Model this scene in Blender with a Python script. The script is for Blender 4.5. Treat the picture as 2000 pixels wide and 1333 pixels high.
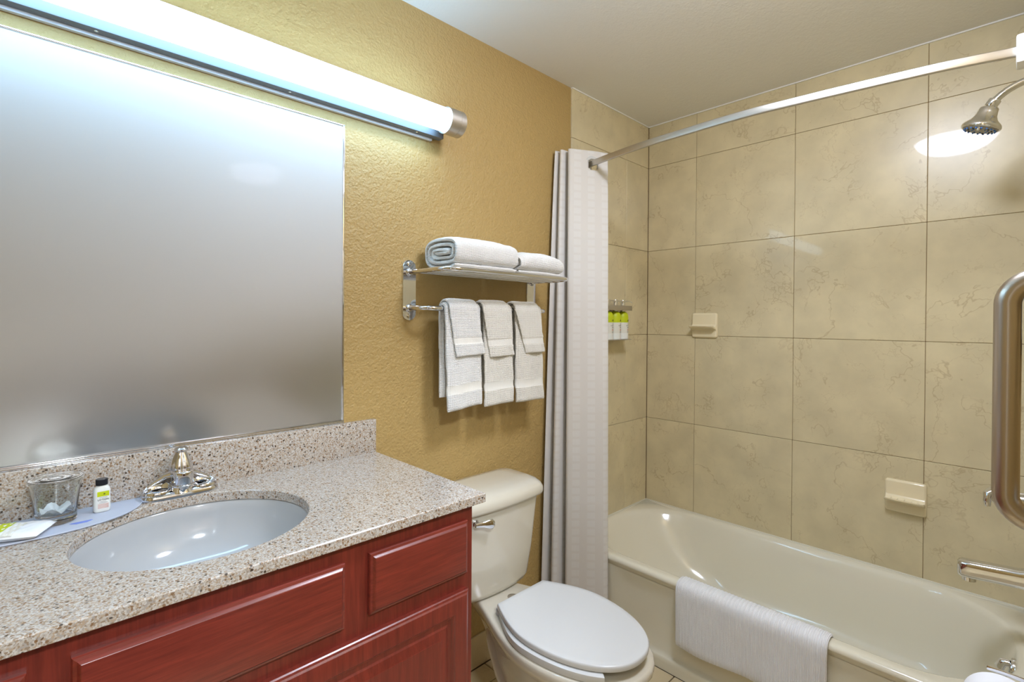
import bpy, bmesh, math, random
from mathutils import Vector, Matrix, noise
R = math.radians
scene = bpy.context.scene
COL = scene.collection
for o in list(bpy.data.objects): bpy.data.objects.remove(o)

# ------------------------------------------------------------------ camera, world, exposure
cd = bpy.data.cameras.new('camera'); cam = bpy.data.objects.new('camera', cd); COL.objects.link(cam)
right = Vector((0.72051995, -0.69340251, 0.0066298)); up = Vector((-0.000103197, 0.0094536, 0.9999553)); fwd = Vector((0.6934342, 0.72048844, -0.00673995))
CAMPOS = Vector((-2.48595, -1.46344, 1.3364))
m = Matrix((right, up, -fwd)).transposed().to_4x4(); m.translation = CAMPOS
cam.matrix_world = m
cd.sensor_fit = 'HORIZONTAL'; cd.sensor_width = 36.0; cd.lens = 979.336 * 36 / 2000
cd.shift_x = (1000 - 988.262) / 2000; cd.shift_y = (634.307 - 666.5) / 2000
cd.clip_start = 0.02
scene.camera = cam
w = bpy.data.worlds.new('world'); scene.world = w; w.use_nodes = True
w.node_tree.nodes['Background'].inputs[0].default_value = (1, 0.95, 0.88, 1); w.node_tree.nodes['Background'].inputs[1].default_value = 0.05
scene.view_settings.view_transform = 'Standard'; scene.view_settings.look = 'None'
scene.view_settings.gamma = 1.0; scene.view_settings.use_curve_mapping = False
scene.view_settings.exposure = 0.6
TUBE_E = 8.8; DOME_E = 50.0; KITCHEN_FILL_E = 118.0

# ------------------------------------------------------------------ helpers
def lin(c):
    return tuple(((v / 255) / 12.92 if v / 255 <= .04045 else ((v / 255 + .055) / 1.055) ** 2.4) for v in c) + (1.0,)
MATS = {}
class NT:
    def __init__(s, name):
        s.m = bpy.data.materials.new(name); s.m.use_nodes = True; s.t = s.m.node_tree
        s.b = s.t.nodes['Principled BSDF']; s.out = s.t.nodes['Material Output']; MATS[name] = s.m
    def n(s, typ, **kw):
        nd = s.t.nodes.new(typ)
        for k, v in kw.items():
            if k.startswith('i_'):
                key = k[2:]; key = int(key) if key.isdigit() else key.replace('_', ' ')
                nd.inputs[key].default_value = v
            else: setattr(nd, k, v)
        return nd
    def l(s, a, b): s.t.links.new(a, b)
    def coords(s, kind='Object'):
        return s.n('ShaderNodeTexCoord').outputs[kind]
    def ramp(s, fac, stops, interp='LINEAR'):
        r = s.n('ShaderNodeValToRGB'); cr = r.color_ramp; cr.interpolation = interp
        while len(cr.elements) < len(stops): cr.elements.new(.5)
        for e, (p, c) in zip(cr.elements, stops): e.position = p; e.color = c
        s.l(fac, r.inputs[0]); return r.outputs[0]
    def mix(s, fac, a, b, blend='MIX'):
        x = s.n('ShaderNodeMix', data_type='RGBA', blend_type=blend)
        for sock, v in ((x.inputs[0], fac), (x.inputs[6], a), (x.inputs[7], b)):
            if hasattr(v, 'links'): s.l(v, sock)
            else: sock.default_value = v
        return x.outputs[2]
    def bump(s, h, strength=.3, dist=.001, normal=None):
        b = s.n('ShaderNodeBump'); b.inputs['Strength'].default_value = strength; b.inputs['Distance'].default_value = dist
        s.l(h, b.inputs['Height'])
        if normal is not None: s.l(normal, b.inputs['Normal'])
        return b.outputs[0]
    def noise(s, vec, scale, detail=2, rough=.5, dist=0):
        n = s.n('ShaderNodeTexNoise'); n.inputs['Scale'].default_value = scale; n.inputs['Detail'].default_value = detail
        n.inputs['Roughness'].default_value = rough; n.inputs['Distortion'].default_value = dist
        if vec is not None: s.l(vec, n.inputs['Vector'])
        return n
    def math(s, op, a, b=None, c=None):
        x = s.n('ShaderNodeMath', operation=op)
        for i, v in enumerate((a, b, c)):
            if v is None: continue
            if hasattr(v, 'links'): s.l(v, x.inputs[i])
            else: x.inputs[i].default_value = v
        return x.outputs[0]
    def set(s, **kw):
        for k, v in kw.items():
            k = k.replace('_', ' ')
            if hasattr(v, 'links'): s.l(v, s.b.inputs[k])
            else: s.b.inputs[k].default_value = v
        return s
def simple(name, rgb, rough=.4, metal=0, **kw):
    t = NT(name); t.set(Base_Color=lin(rgb), Roughness=rough, Metallic=metal, **kw); return t.m

WP = {}   # world position of every object (all unrotated)
def link(name, me, loc, parent):
    o = bpy.data.objects.new(name, me); COL.objects.link(o)
    loc = Vector(loc); WP[o] = loc
    if parent is not None:
        o.parent = parent; o.location = loc - WP[parent]
    else: o.location = loc
    return o
def thing(name, label, cat, loc, group=None):
    o = link(name, None, loc, None); o.empty_display_size = .05
    return tag(o, label, cat, group)
def tag(o, label=None, cat=None, group=None, kind=None):
    if label: o['label'] = label
    if cat: o['category'] = cat
    if group: o['group'] = group
    if kind: o['kind'] = kind
    return o
def mk(name, verts, faces, mat, parent=None, smooth=35, uvs=None):
    xs = [v[0] for v in verts]; ys = [v[1] for v in verts]; zs = [v[2] for v in verts]
    c = Vector(((min(xs) + max(xs)) / 2, (min(ys) + max(ys)) / 2, min(zs)))
    me = bpy.data.meshes.new(name)
    me.from_pydata([(v[0] - c.x, v[1] - c.y, v[2] - c.z) for v in verts], [], faces)
    if uvs:
        uv = me.uv_layers.new(name='UVMap')
        for lp in me.loops: uv.data[lp.index].uv = uvs[lp.vertex_index]
    bm = bmesh.new(); bm.from_mesh(me); bmesh.ops.recalc_face_normals(bm, faces=bm.faces); bm.to_mesh(me); bm.free()
    me.materials.append(MATS[mat] if isinstance(mat, str) else mat)
    fin(me, smooth)
    return link(name, me, c, parent)
def fin(me, smooth=35):
    if smooth:
        for p in me.polygons: p.use_smooth = True
        me.set_sharp_from_angle(angle=R(smooth))
def from_bm(name, bm, mat, parent=None, smooth=35):
    bm.verts.ensure_lookup_table()
    v = [tuple(x.co) for x in bm.verts]; bm.verts.index_update()
    f = [[x.index for x in fc.verts] for fc in bm.faces]; bm.free()
    return mk(name, v, f, mat, parent, smooth)
def bbox(bm, lo, hi, bev=0, seg=2):
    r = bmesh.ops.create_cube(bm, size=1)
    for v in r['verts']:
        v.co = Vector([lo[i] + (v.co[i] + .5) * (hi[i] - lo[i]) for i in range(3)])
    if bev:
        es = list({e for v in r['verts'] for e in v.link_edges})
        bmesh.ops.bevel(bm, geom=es, offset=bev, segments=seg, affect='EDGES', profile=.5)
def box(name, lo, hi, mat, parent=None, bev=0, seg=2):
    bm = bmesh.new(); bbox(bm, lo, hi, bev, seg); return from_bm(name, bm, mat, parent)
def boxes(name, L, mat, parent=None, bev=0):
    bm = bmesh.new()
    for lo, hi in L: bbox(bm, lo, hi, bev)
    return from_bm(name, bm, mat, parent)
def loft(name, rings, mat, parent=None, cap0=True, cap1=True, closed=True, smooth=35, ring_loop=False):
    n = len(rings[0]); v = [p for r in rings for p in r]; f = []
    m_ = len(rings)
    for i in range(m_ if ring_loop else m_ - 1):
        a = i * n; b = ((i + 1) % m_) * n
        for j in range(n if closed else n - 1):
            k = (j + 1) % n; f.append((a + j, a + k, b + k, b + j))
    if not ring_loop:
        if cap0: f.append(tuple(range(n))[::-1])
        if cap1: f.append(tuple(range((m_ - 1) * n, m_ * n)))
    return mk(name, v, f, mat, parent, smooth)
def frame(ax):
    ax = Vector(ax).normalized(); t = Vector((0, 0, 1)) if abs(ax.z) < .9 else Vector((1, 0, 0))
    a = ax.cross(t).normalized(); return ax, a, ax.cross(a)
def lathe(name, prof, org, ax, mat, parent=None, seg=32, smooth=35, cap0=True, cap1=True):
    ax, a, b = frame(ax); org = Vector(org)
    rings = [[tuple(org + ax * h + (a * math.cos(t) + b * math.sin(t)) * max(r, 1e-5)) for t in [2 * math.pi * k / seg for k in range(seg)]] for r, h in prof]
    return loft(name, rings, mat, parent, cap0, cap1, smooth=smooth)
def sweep(name, pts, rad, mat, parent=None, seg=12, flat=None, smooth=40):
    pts = [Vector(p) for p in pts]; n = len(pts); rings = []
    tang = [(pts[min(i + 1, n - 1)] - pts[max(i - 1, 0)]).normalized() for i in range(n)]
    _, a, b = frame(tang[0])
    for i in range(n):
        if i:
            q_ = tang[i - 1].rotation_difference(tang[i]); a = q_ @ a; b = q_ @ b
        r = rad[i] if isinstance(rad, (list, tuple)) else rad
        rings.append([tuple(pts[i] + (a * math.cos(t) + b * math.sin(t)) * r) for t in [2 * math.pi * k / seg for k in range(seg)]])
    return loft(name, rings, mat, parent, smooth=smooth)
def fillet(pts, r, n=8):
    pts = [Vector(p) for p in pts]; out = [pts[0]]
    for i in range(1, len(pts) - 1):
        p = pts[i]; a = (pts[i - 1] - p); b = (pts[i + 1] - p)
        rr = min(r, a.length * .49, b.length * .49); a.normalize(); b.normalize()
        th = a.angle(b); 
        if th > 3.1: out.append(p); continue
        d = min(rr, rr); p0 = p + a * d; p1 = p + b * d
        R_ = d * math.tan(th / 2); c = p + (a + b).normalized() * (R_ / math.sin(th / 2))
        v0 = p0 - c; v1 = p1 - c; ang = v0.angle(v1); axis = v0.cross(v1).normalized()
        for k in range(n + 1): out.append(c + Matrix.Rotation(ang * k / n, 3, axis) @ v0)
    out.append(pts[-1]); return out
def rrect(x0, x1, y0, y1, r, z, n=6):
    out = []
    for cx, cy, a0 in ((x1 - r, y1 - r, 0), (x0 + r, y1 - r, 90), (x0 + r, y0 + r, 180), (x1 - r, y0 + r, 270)):
        for k in range(n + 1):
            a = R(a0 + 90 * k / n); out.append((cx + r * math.cos(a), cy + r * math.sin(a), z))
    return out
def prism(name, outline, z0, z1, mat, parent=None, bev=0, seg=3, smooth=35):
    bm = bmesh.new(); vs = [bm.verts.new((p[0], p[1], z0)) for p in outline]; f = bm.faces.new(vs)
    r = bmesh.ops.extrude_face_region(bm, geom=[f])
    bmesh.ops.translate(bm, vec=(0, 0, z1 - z0), verts=[g for g in r['geom'] if isinstance(g, bmesh.types.BMVert)])
    if bev:
        es = [e for e in bm.edges if abs(e.verts[0].co.z - e.verts[1].co.z) < 1e-6]
        bmesh.ops.bevel(bm, geom=es, offset=bev, segments=seg, affect='EDGES', profile=.5)
    return from_bm(name, bm, mat, parent, smooth)
def textmesh(name, s, size, mat, parent, mw, extrude=.0002, align='CENTER'):
    cu = bpy.data.curves.new(name, 'FONT'); cu.body = s; cu.size = size; cu.extrude = extrude; cu.align_x = align; cu.align_y = 'CENTER'
    cu.resolution_u = 2
    to = bpy.data.objects.new('tmp', cu); COL.objects.link(to)
    dg = bpy.context.evaluated_depsgraph_get(); me = bpy.data.meshes.new_from_object(to.evaluated_get(dg)); bpy.data.objects.remove(to)
    v = [tuple(mw @ x.co) for x in me.vertices]; f = [tuple(p.vertices) for p in me.polygons]
    return mk(name, v, f, mat, parent, 0)

# ------------------------------------------------------------------ materials
def build_materials():
    # textured orange-peel paint
    def paint(name, rgb, bs=.35, rough=.55):
        t = NT(name); c = t.coords()
        n1 = t.noise(c, 120, 3, .55); n2 = t.noise(c, 45, 2, .5)
        h = t.math('ADD', n1.outputs[0], n2.outputs[0])
        t.set(Base_Color=lin(rgb), Roughness=rough, Normal=t.bump(h, bs, .004))
    paint('wall_paint', (180, 151, 94), .85, .5)
    paint('ceiling_paint', (238, 236, 230), .25, .8)
    paint('kitchen_paint', (222, 214, 196), .2, .7)
    # marble tile
    def tile(name, base, vein, rough, dark=.0):
        t = NT(name); g = t.n('ShaderNodeNewGeometry'); oi = t.n('ShaderNodeObjectInfo')
        sc = t.n('ShaderNodeVectorMath', operation='SCALE'); t.l(oi.outputs['Location'], sc.inputs[0]); sc.inputs['Scale'].default_value = 7.31
        ad = t.n('ShaderNodeVectorMath', operation='ADD'); t.l(g.outputs['Position'], ad.inputs[0]); t.l(sc.outputs[0], ad.inputs[1])
        p = ad.outputs[0]
        def veins(scale, width, det, dist):
            n = t.noise(p, scale, det, .62, dist)
            a = t.math('ABSOLUTE', t.math('SUBTRACT', n.outputs[0], .5))
            return t.ramp(a, [(0, (1, 1, 1, 1)), (width, (0, 0, 0, 1))])
        msk = t.ramp(t.noise(p, 6, 2).outputs[0], [(.38, (0, 0, 0, 1)), (.56, (1, 1, 1, 1))])
        v1 = veins(2.6, .0075, 5, .25); v2 = veins(4.6, .006, 5, .2)
        v = t.math('MULTIPLY', t.math('MAXIMUM', v1, t.math('MULTIPLY', v2, .6)), msk)
        cl = t.ramp(t.noise(p, 9, 4).outputs[0], [(.3, lin([x * .96 for x in base])), (.7, lin([min(255, x * 1.03) for x in base]))])
        col = t.mix(t.math('MULTIPLY', v, .4), cl, lin(vein))
        t.set(Base_Color=col, Roughness=rough, Coat_Weight=.17, Coat_Roughness=.03)
    tile('wall_tile', (216, 202, 164), (158, 130, 84), .3)
    tile('floor_tile', (205, 186, 148), (165, 140, 100), .4)
    simple('grout', (128, 100, 66), .9); simple('floor_grout', (96, 78, 58), .9)
    simple('caulk', (226, 222, 205), .5)
    # granite
    t = NT('granite'); c = t.coords()
    nz = t.noise(c, 90, 2); ad = t.n('ShaderNodeVectorMath', operation='MULTIPLY_ADD')
    t.l(nz.outputs['Color'], ad.inputs[0]); ad.inputs[1].default_value = (.006, .006, .006); t.l(c, ad.inputs[2])
    v1 = t.n('ShaderNodeTexVoronoi'); v1.inputs['Scale'].default_value = 175; t.l(ad.outputs[0], v1.inputs['Vector'])
    v2 = t.n('ShaderNodeTexVoronoi'); v2.inputs['Scale'].default_value = 420; t.l(ad.outputs[0], v2.inputs['Vector'])
    s1 = t.n('ShaderNodeSeparateColor'); t.l(v1.outputs['Color'], s1.inputs[0])
    s2 = t.n('ShaderNodeSeparateColor'); t.l(v2.outputs['Color'], s2.inputs[0])
    grey = t.ramp(s2.outputs[1], [(0, lin((150, 132, 112))), (.14, lin((178, 158, 136))), (.3, lin((186, 176, 164))), (.55, lin((198, 193, 187))), (.8, lin((168, 160, 152)))], 'CONSTANT')
    near = t.ramp(v1.outputs['Distance'], [(.30, (1, 1, 1, 1)), (.5, (0, 0, 0, 1))])
    brown = t.math('MULTIPLY', near, t.math('LESS_THAN', s1.outputs[0], .2)); dark = t.math('MULTIPLY', near, t.math('GREATER_THAN', s1.outputs[1], .91))
    col = t.mix(t.math('MULTIPLY', brown, .85), grey, lin((128, 92, 54))); col = t.mix(t.math('MULTIPLY', dark, .9), col, lin((54, 44, 36)))
    t.set(Base_Color=col, Roughness=.22, Coat_Weight=.25, Coat_Roughness=.08)
    # cherry wood
    def wood(name, a, b, vertical):
        t = NT(name); c = t.coords(); mp = t.n('ShaderNodeMapping'); t.l(c, mp.inputs[0])
        mp.inputs['Scale'].default_value = (60, 60, 3) if vertical else (3, 60, 60)
        n = t.noise(mp.outputs[0], 1.6, 5, .6, .4); n2 = t.noise(mp.outputs[0], 7, 3, .6)
        f = t.math('MULTIPLY_ADD', n2.outputs[0], .35, t.math('MULTIPLY', n.outputs[0], .65))
        blot = t.noise(c, 6, 2)
        col = t.ramp(f, [(.3, lin(a)), (.68, lin(b))])
        col = t.mix(t.math('MULTIPLY', blot.outputs[0], .35), col, lin([x * .8 for x in a]))
        t.set(Base_Color=col, Roughness=.32, Coat_Weight=.35, Coat_Roughness=.18, Normal=t.bump(f, .06, .0006))
    wood('cherry_horizontal', (94, 34, 27), (146, 58, 44), False); wood('cherry_vertical', (94, 33, 26), (140, 54, 41), True)
    # ceramics
    simple('tub_enamel', (232, 226, 205), .12, 0, Coat_Weight=.6, Coat_Roughness=.03)
    simple('toilet_china', (214, 207, 190), .12, 0, Coat_Weight=.6, Coat_Roughness=.03)
    simple('seat_plastic', (218, 219, 218), .22)
    simple('sink_china', (176, 178, 180), .1, 0, Coat_Weight=.5, Coat_Roughness=.03)
    simple('soap_ceramic', (240, 226, 190), .15, 0, Coat_Weight=.5, Coat_Roughness=.04)
    # metals
    simple('chrome', (225, 226, 230), .06, 1)
    t = NT('brushed_steel'); c = t.coords(); mp = t.n('ShaderNodeMapping'); t.l(c, mp.inputs[0]); mp.inputs['Scale'].default_value = (4, 300, 300)
    n = t.noise(mp.outputs[0], 3, 2); t.set(Base_Color=lin((198, 192, 184)), Metallic=1, Roughness=.42, Normal=t.bump(n.outputs[0], .05, .0005))
    t = NT('brushed_bar'); c = t.coords(); mp = t.n('ShaderNodeMapping'); t.l(c, mp.inputs[0]); mp.inputs['Scale'].default_value = (300, 300, 6)
    n = t.noise(mp.outputs[0], 3, 2); t.set(Base_Color=lin((190, 180, 168)), Metallic=1, Roughness=.3, Normal=t.bump(n.outputs[0], .05, .0005))
    simple('fixture_steel', (112, 114, 119), .5); simple('fixture_box', (222, 224, 228), .5)
    simple('satin_rod', (196, 193, 186), .38, 1)
    simple('white_plastic', (240, 240, 236), .4); simple('grommet_plastic', (206, 206, 203), .25); simple('black_plastic', (22, 22, 30), .35)
    simple('dark_rubber', (50, 56, 66), .5); simple('blue_nozzle', (70, 120, 190), .35); simple('grey_face', (150, 145, 135), .35)
    simple('dark_hole', (18, 15, 12), .6)
    # lamp diffusers (they give off the light); the kitchen one is an added fill
    for nm, col, st in (('tube_glow', (.38, .68, 1, 1), TUBE_E), ('dome_glow', (.78, .84, 1, 1), DOME_E), ('kitchen_fill_glow', (.80, .90, 1, 1), KITCHEN_FILL_E)):
        t = NT(nm); t.set(Base_Color=(.9, .9, .9, 1), Roughness=.4, Emission_Color=col, Emission_Strength=st)
    # mirror with a painted haze gradient: matte and pale on top, silvered below
    t = NT('haze_gradient_mirror'); sp = t.n('ShaderNodeSeparateXYZ'); c = t.coords(); t.l(c, sp.inputs[0])
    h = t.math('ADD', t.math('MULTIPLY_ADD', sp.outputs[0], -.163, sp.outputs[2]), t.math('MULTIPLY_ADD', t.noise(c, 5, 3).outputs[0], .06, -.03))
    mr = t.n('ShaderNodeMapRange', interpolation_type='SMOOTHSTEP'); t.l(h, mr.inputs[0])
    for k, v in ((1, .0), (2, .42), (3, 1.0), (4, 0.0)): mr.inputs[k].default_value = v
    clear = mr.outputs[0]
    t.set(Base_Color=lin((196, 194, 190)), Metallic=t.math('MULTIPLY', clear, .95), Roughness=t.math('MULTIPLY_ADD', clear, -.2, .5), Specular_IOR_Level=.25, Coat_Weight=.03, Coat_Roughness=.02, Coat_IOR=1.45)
    # terry cloth
    def terry(name, rgb, rib_axis, period, strength):
        t = NT(name); c = t.coords()
        wv = t.n('ShaderNodeTexWave', bands_direction=rib_axis); wv.inputs['Scale'].default_value = .314 / period
        wv.inputs['Distortion'].default_value = 1.2; wv.inputs['Detail'].default_value = 1; t.l(c, wv.inputs[0])
        n = t.noise(c, 300, 3, .7)
        h = t.math('ADD', t.math('MULTIPLY', wv.outputs[1], .8), n.outputs[0])
        t.set(Base_Color=lin(rgb), Roughness=.95, Sheen_Weight=.35, Sheen_Roughness=.5, Normal=t.bump(h, strength, .006))
    terry('terry_white', (240, 239, 236), 'Z', .004, .5)
    terry('terry_cream', (238, 234, 224), 'Z', .004, .5)
    terry('terry_fold', (240, 239, 235), 'Z', .004, .5)
    terry('terry_mat', (250, 250, 250), 'Y', .0042, .5)
    t = NT('dobby_band'); c = t.coords(); ck = t.n('ShaderNodeTexChecker'); ck.inputs['Scale'].default_value = 330; t.l(c, ck.inputs[0])
    t.set(Base_Color=lin((238, 236, 229)), Roughness=.8, Normal=t.bump(ck.outputs[1], .4, .001))
    # shower curtain weave, uv in metres
    t = NT('curtain_cloth'); uv = t.coords('UV'); sp = t.n('ShaderNodeSeparateXYZ'); t.l(uv, sp.inputs[0])
    def stripe(ax, period, duty):
        fr = t.math('FRACT', t.math('DIVIDE', sp.outputs[ax], period)); return t.math('LESS_THAN', fr, duty)
    a = stripe(0, .085, .5); b = stripe(1, .034, .72); fn = stripe(0, .0085, .5)
    pat = t.math('MULTIPLY', t.math('MULTIPLY', a, b), t.math('MULTIPLY_ADD', fn, .5, .5))
    cr = stripe(1, .19, .012)
    col = t.mix(pat, lin((236, 232, 226)), lin((242, 240, 236)))
    n = t.noise(uv, 900, 2)
    h = t.math('ADD', t.math('MULTIPLY', n.outputs[0], .3), t.math('MULTIPLY', cr, 1.0))
    t.set(Base_Color=col, Roughness=.75, Sheen_Weight=.2, Normal=t.bump(h, .35, .0015))
    tr = t.n('ShaderNodeBsdfTranslucent'); tr.inputs[0].default_value = lin((235, 228, 218)); mx = t.n('ShaderNodeMixShader'); mx.inputs[0].default_value = .22
    t.l(t.b.outputs[0], mx.inputs[1]); t.l(tr.outputs[0], mx.inputs[2]); t.l(mx.outputs[0], t.out.inputs[0])
    # small toiletries
    t = NT('clear_glass'); t.set(Base_Color=(.97, .99, .98, 1), Roughness=.02, Transmission_Weight=1, IOR=1.45)
    t = NT('clear_plastic'); t.set(Base_Color=(.97, .98, .98, 1), Roughness=.08, Transmission_Weight=1, IOR=1.2)
    t = NT('frosted_tray'); t.set(Base_Color=lin((222, 228, 242)), Roughness=.35, Transmission_Weight=.45, IOR=1.3)
    simple('blue_print', (120, 140, 215), .5)
    simple('lotion_white', (236, 236, 230), .3, 0, Subsurface_Weight=.1); simple('lime_label', (196, 208, 20), .45); simple('label_white', (228, 226, 214), .5)
    simple('ink_dark', (40, 40, 38), .6); simple('ink_red', (200, 120, 110), .6); simple('ink_olive', (110, 120, 20), .6); simple('paper_wrap', (238, 240, 242), .45); simple('ink_grey', (150, 155, 160), .6)
    t = NT('tissue'); c = t.coords(); n = t.noise(c, 300, 2); t.set(Base_Color=lin((240, 240, 242)), Roughness=.95, Normal=t.bump(n.outputs[0], .2, .001))
    simple('card_brown', (150, 120, 90), .8)
    simple('door_white', (232, 228, 218), .4); simple('kitchen_wood', (110, 66, 48), .4); simple('kitchen_wood_light', (190, 168, 150), .4); simple('kitchen_counter', (150, 135, 115), .35)
    simple('picture_mat', (225, 215, 185), .6); simple('picture_art', (190, 165, 110), .6); simple('frame_wood', (60, 45, 35), .4)
    simple('kitchen_floor', (74, 56, 42), .4); simple('appliance_black', (30, 30, 32), .2)
build_materials()

# ------------------------------------------------------------------ the room
CEIL = 2.411; ROW1 = 2.183; P = .4572; C1 = .2805; YC = -1.52; XL = -2.98; TUBZ = .356
TX = -.714; KY = -3.25
floor = box('floor', (-4.2, KY - .1, -.12), (.12, .12, -.004), 'floor_grout'); tag(floor, kind='structure')
ceiling = box('ceiling', (XL - .12, YC - .12, CEIL), (.12, .12, CEIL + .1), 'ceiling_paint'); tag(ceiling, kind='structure')
wall_left = box('wall_left', (XL - .12, 0, -.004), (.12, .12, CEIL), 'wall_paint'); tag(wall_left, kind='structure')
wall_back = box('wall_back', (.0025, YC - .12, -.004), (.12, -.0, CEIL), 'grout'); tag(wall_back, kind='structure')
wall_front = box('wall_front', (XL - .12, YC, -.004), (XL, 0, CEIL), 'wall_paint'); tag(wall_front, kind='structure')
DX0, DX1, DH = -2.80, -1.93, 2.03
wall_right = boxes('wall_right', [((DX1, YC - .12, -.004), (.12, YC, CEIL)), ((XL - .12, YC - .12, -.004), (DX0, YC, CEIL)), ((DX0, YC - .12, DH), (DX1, YC, CEIL))], 'wall_paint'); tag(wall_right, kind='structure')
TCACHE = {}
def slab_tile(name, lo, hi, mat, parent, bev=.0012):
    d = tuple(round(hi[i] - lo[i], 4) for i in range(3)) + (mat,)
    if d not in TCACHE:
        bm = bmesh.new(); bbox(bm, (-d[0] / 2, -d[1] / 2, -d[2] / 2), (d[0] / 2, d[1] / 2, d[2] / 2), bev, 1)
        me = bpy.data.meshes.new(name); bm.to_mesh(me); bm.free(); me.materials.append(MATS[mat]); TCACHE[d] = me
    return link(name, TCACHE[d], [(lo[i] + hi[i]) / 2 for i in range(3)], parent)
G = .0008
zrows = [(ROW1, CEIL - .001), (ROW1 - P, ROW1), (ROW1 - 2 * P, ROW1 - P), (ROW1 - 3 * P, ROW1 - 2 * P), (TUBZ - .004, ROW1 - 3 * P)]
ycols = [-.008, -C1, -C1 - P, -C1 - 2 * P, YC + .001]
for z0, z1 in zrows:
    for a, b in zip(ycols[:-1], ycols[1:]):
        slab_tile('tile', (0, b + G, z0 + G), (.008, a - G, z1 - G), 'wall_tile', wall_back)
TE = -.674
bed = box('grout_bed', (TE + .002, -.004, TUBZ - .004), (.0025, .0005, CEIL - .0005), 'grout', wall_left)
xcols = [TE, -.215, -.0005]
for z0, z1 in zrows:
    for a, b in zip(xcols[:-1], xcols[1:]):
        slab_tile('tile', (a + G, -.007, z0 + G), (b - G, .001, z1 - G), 'wall_tile', wall_left)
for z0, z1 in zrows:   # shower-head wall
    for a, b in ((TE - .05, -.215), (-.215, -.0005)):
        slab_tile('tile', (a + G, YC - .001, z0 + G), (b - G, YC + .006, z1 - G), 'wall_tile', wall_right)
# floor tiles
fy = [-.0075, -.0965, -.5537, -1.0109, -1.4681, YC - .115]
fx = [-2.97, -2.56, -2.1028, -1.6456, -1.1884, -.716]
for a, b in zip(fy[:-1], fy[1:]):
    for c, d in zip(fx[:-1], fx[1:]):
        slab_tile('floor_tile', (c + .002, b + .002, -.01), (d - .002, a - .002, 0), 'floor_tile', floor)
box('floor_kitchen', (-4.2, KY, -.006), (-1.2, YC - .116, .0005), 'kitchen_floor'); tag(bpy.data.objects['floor_kitchen'], kind='structure')
# tiled skirting along the mirror wall
bx_ = [-1.70, -1.30, -.9, TX - .004]
for a, b in zip(bx_[:-1], bx_[1:]):
    slab_tile('skirting_tile', (a + .001, -.0075, .0025), (b - .001, .001, .123), 'floor_tile', wall_left)
# thin bead along ceiling
bead = box('trim_1', (-.006, YC, CEIL - .005), (.003, -.008, CEIL + .001), 'ceiling_paint'); tag(bead, kind='structure')
bead = box('trim_2', (TE, -.011, CEIL - .005), (-.001, -.0, CEIL + .001), 'ceiling_paint'); tag(bead, kind='structure')

# ------------------------------------------------------------------ lamps
def vanity_light():
    t = thing('vanity_light', 'long glowing tube wall lamp with brushed steel ends above the mirror', 'lamp', (-2.1, 0, 1.9626))
    y0, z0, r = -.10, 2.0115, .0385; x1 = -1.462; x0 = -2.86
    box('backplate', (-2.90, -.040, 1.9735), (-1.425, -.012, 2.075), 'fixture_steel', t, .0015)
    box('wall_box', (-2.88, -.0125, 1.966), (-1.455, -.0003, 2.07), 'fixture_box', t, .001)
    lathe('tube_diffuser', [(r * .97, 0), (r, .004), (r, x1 - x0 - .004), (r * .97, x1 - x0)], (x0, y0, z0), (1, 0, 0), 'tube_glow', t, 40)
    for s, xb in ((1, x1), (-1, x0)):
        e = lathe('end_cap', [(r + .0005, -.004), (r + .0055, -.004), (r + .0055, .034), (r + .0045, .0345), (r + .0045, .0355), (r + .0055, .036), (r + .0055, .058), (r + .001, .062), (.002, .062)], (xb, y0, z0), (s, 0, 0), 'brushed_steel', t, 40)
        box('bracket_arm', (xb + (s * .012 if s > 0 else -.03), -.075, z0 - .02), (xb + (.03 if s > 0 else -.012), -.039, z0 + .02), 'brushed_steel', t, .002)
    for x in (-1.53, -1.95, -2.37): lathe('screw', [(.004, 0), (.004, .002), (.002, .003)], (x, -.03, 1.974), (0, 0, -1), 'chrome', t, 12)
vanity_light()
def dome_light(x, y, r, glow, label, z=CEIL):
    t = thing('ceiling_dome_light', label, 'lamp', (x, y, z - .116))
    lathe('base_ring', [(r * .9, 0), (r, 0), (r, -.02), (r - .006, -.026), (r - .02, -.026), (r - .02, -.004)], (x, y, z - .0005), (0, 0, 1), 'brushed_steel', t, 48)
    prof = [(r - .02, -.02)] + [((r - .022) * math.cos(a), -.02 - .085 * math.sin(a)) for a in [R(6 * k) for k in range(1, 15)]] + [(.004, -.105)]
    lathe('glass_bowl', prof, (x, y, z), (0, 0, 1), glow, t, 48, cap0=False)
    lathe('finial', [(.008, 0), (.009, -.006), (.004, -.012)], (x, y, z - .104), (0, 0, 1), 'brushed_steel', t, 16)
dome_light(-1.33, -1.17, .2, 'dome_glow', 'flush dome ceiling light over the bathroom floor')

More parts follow.
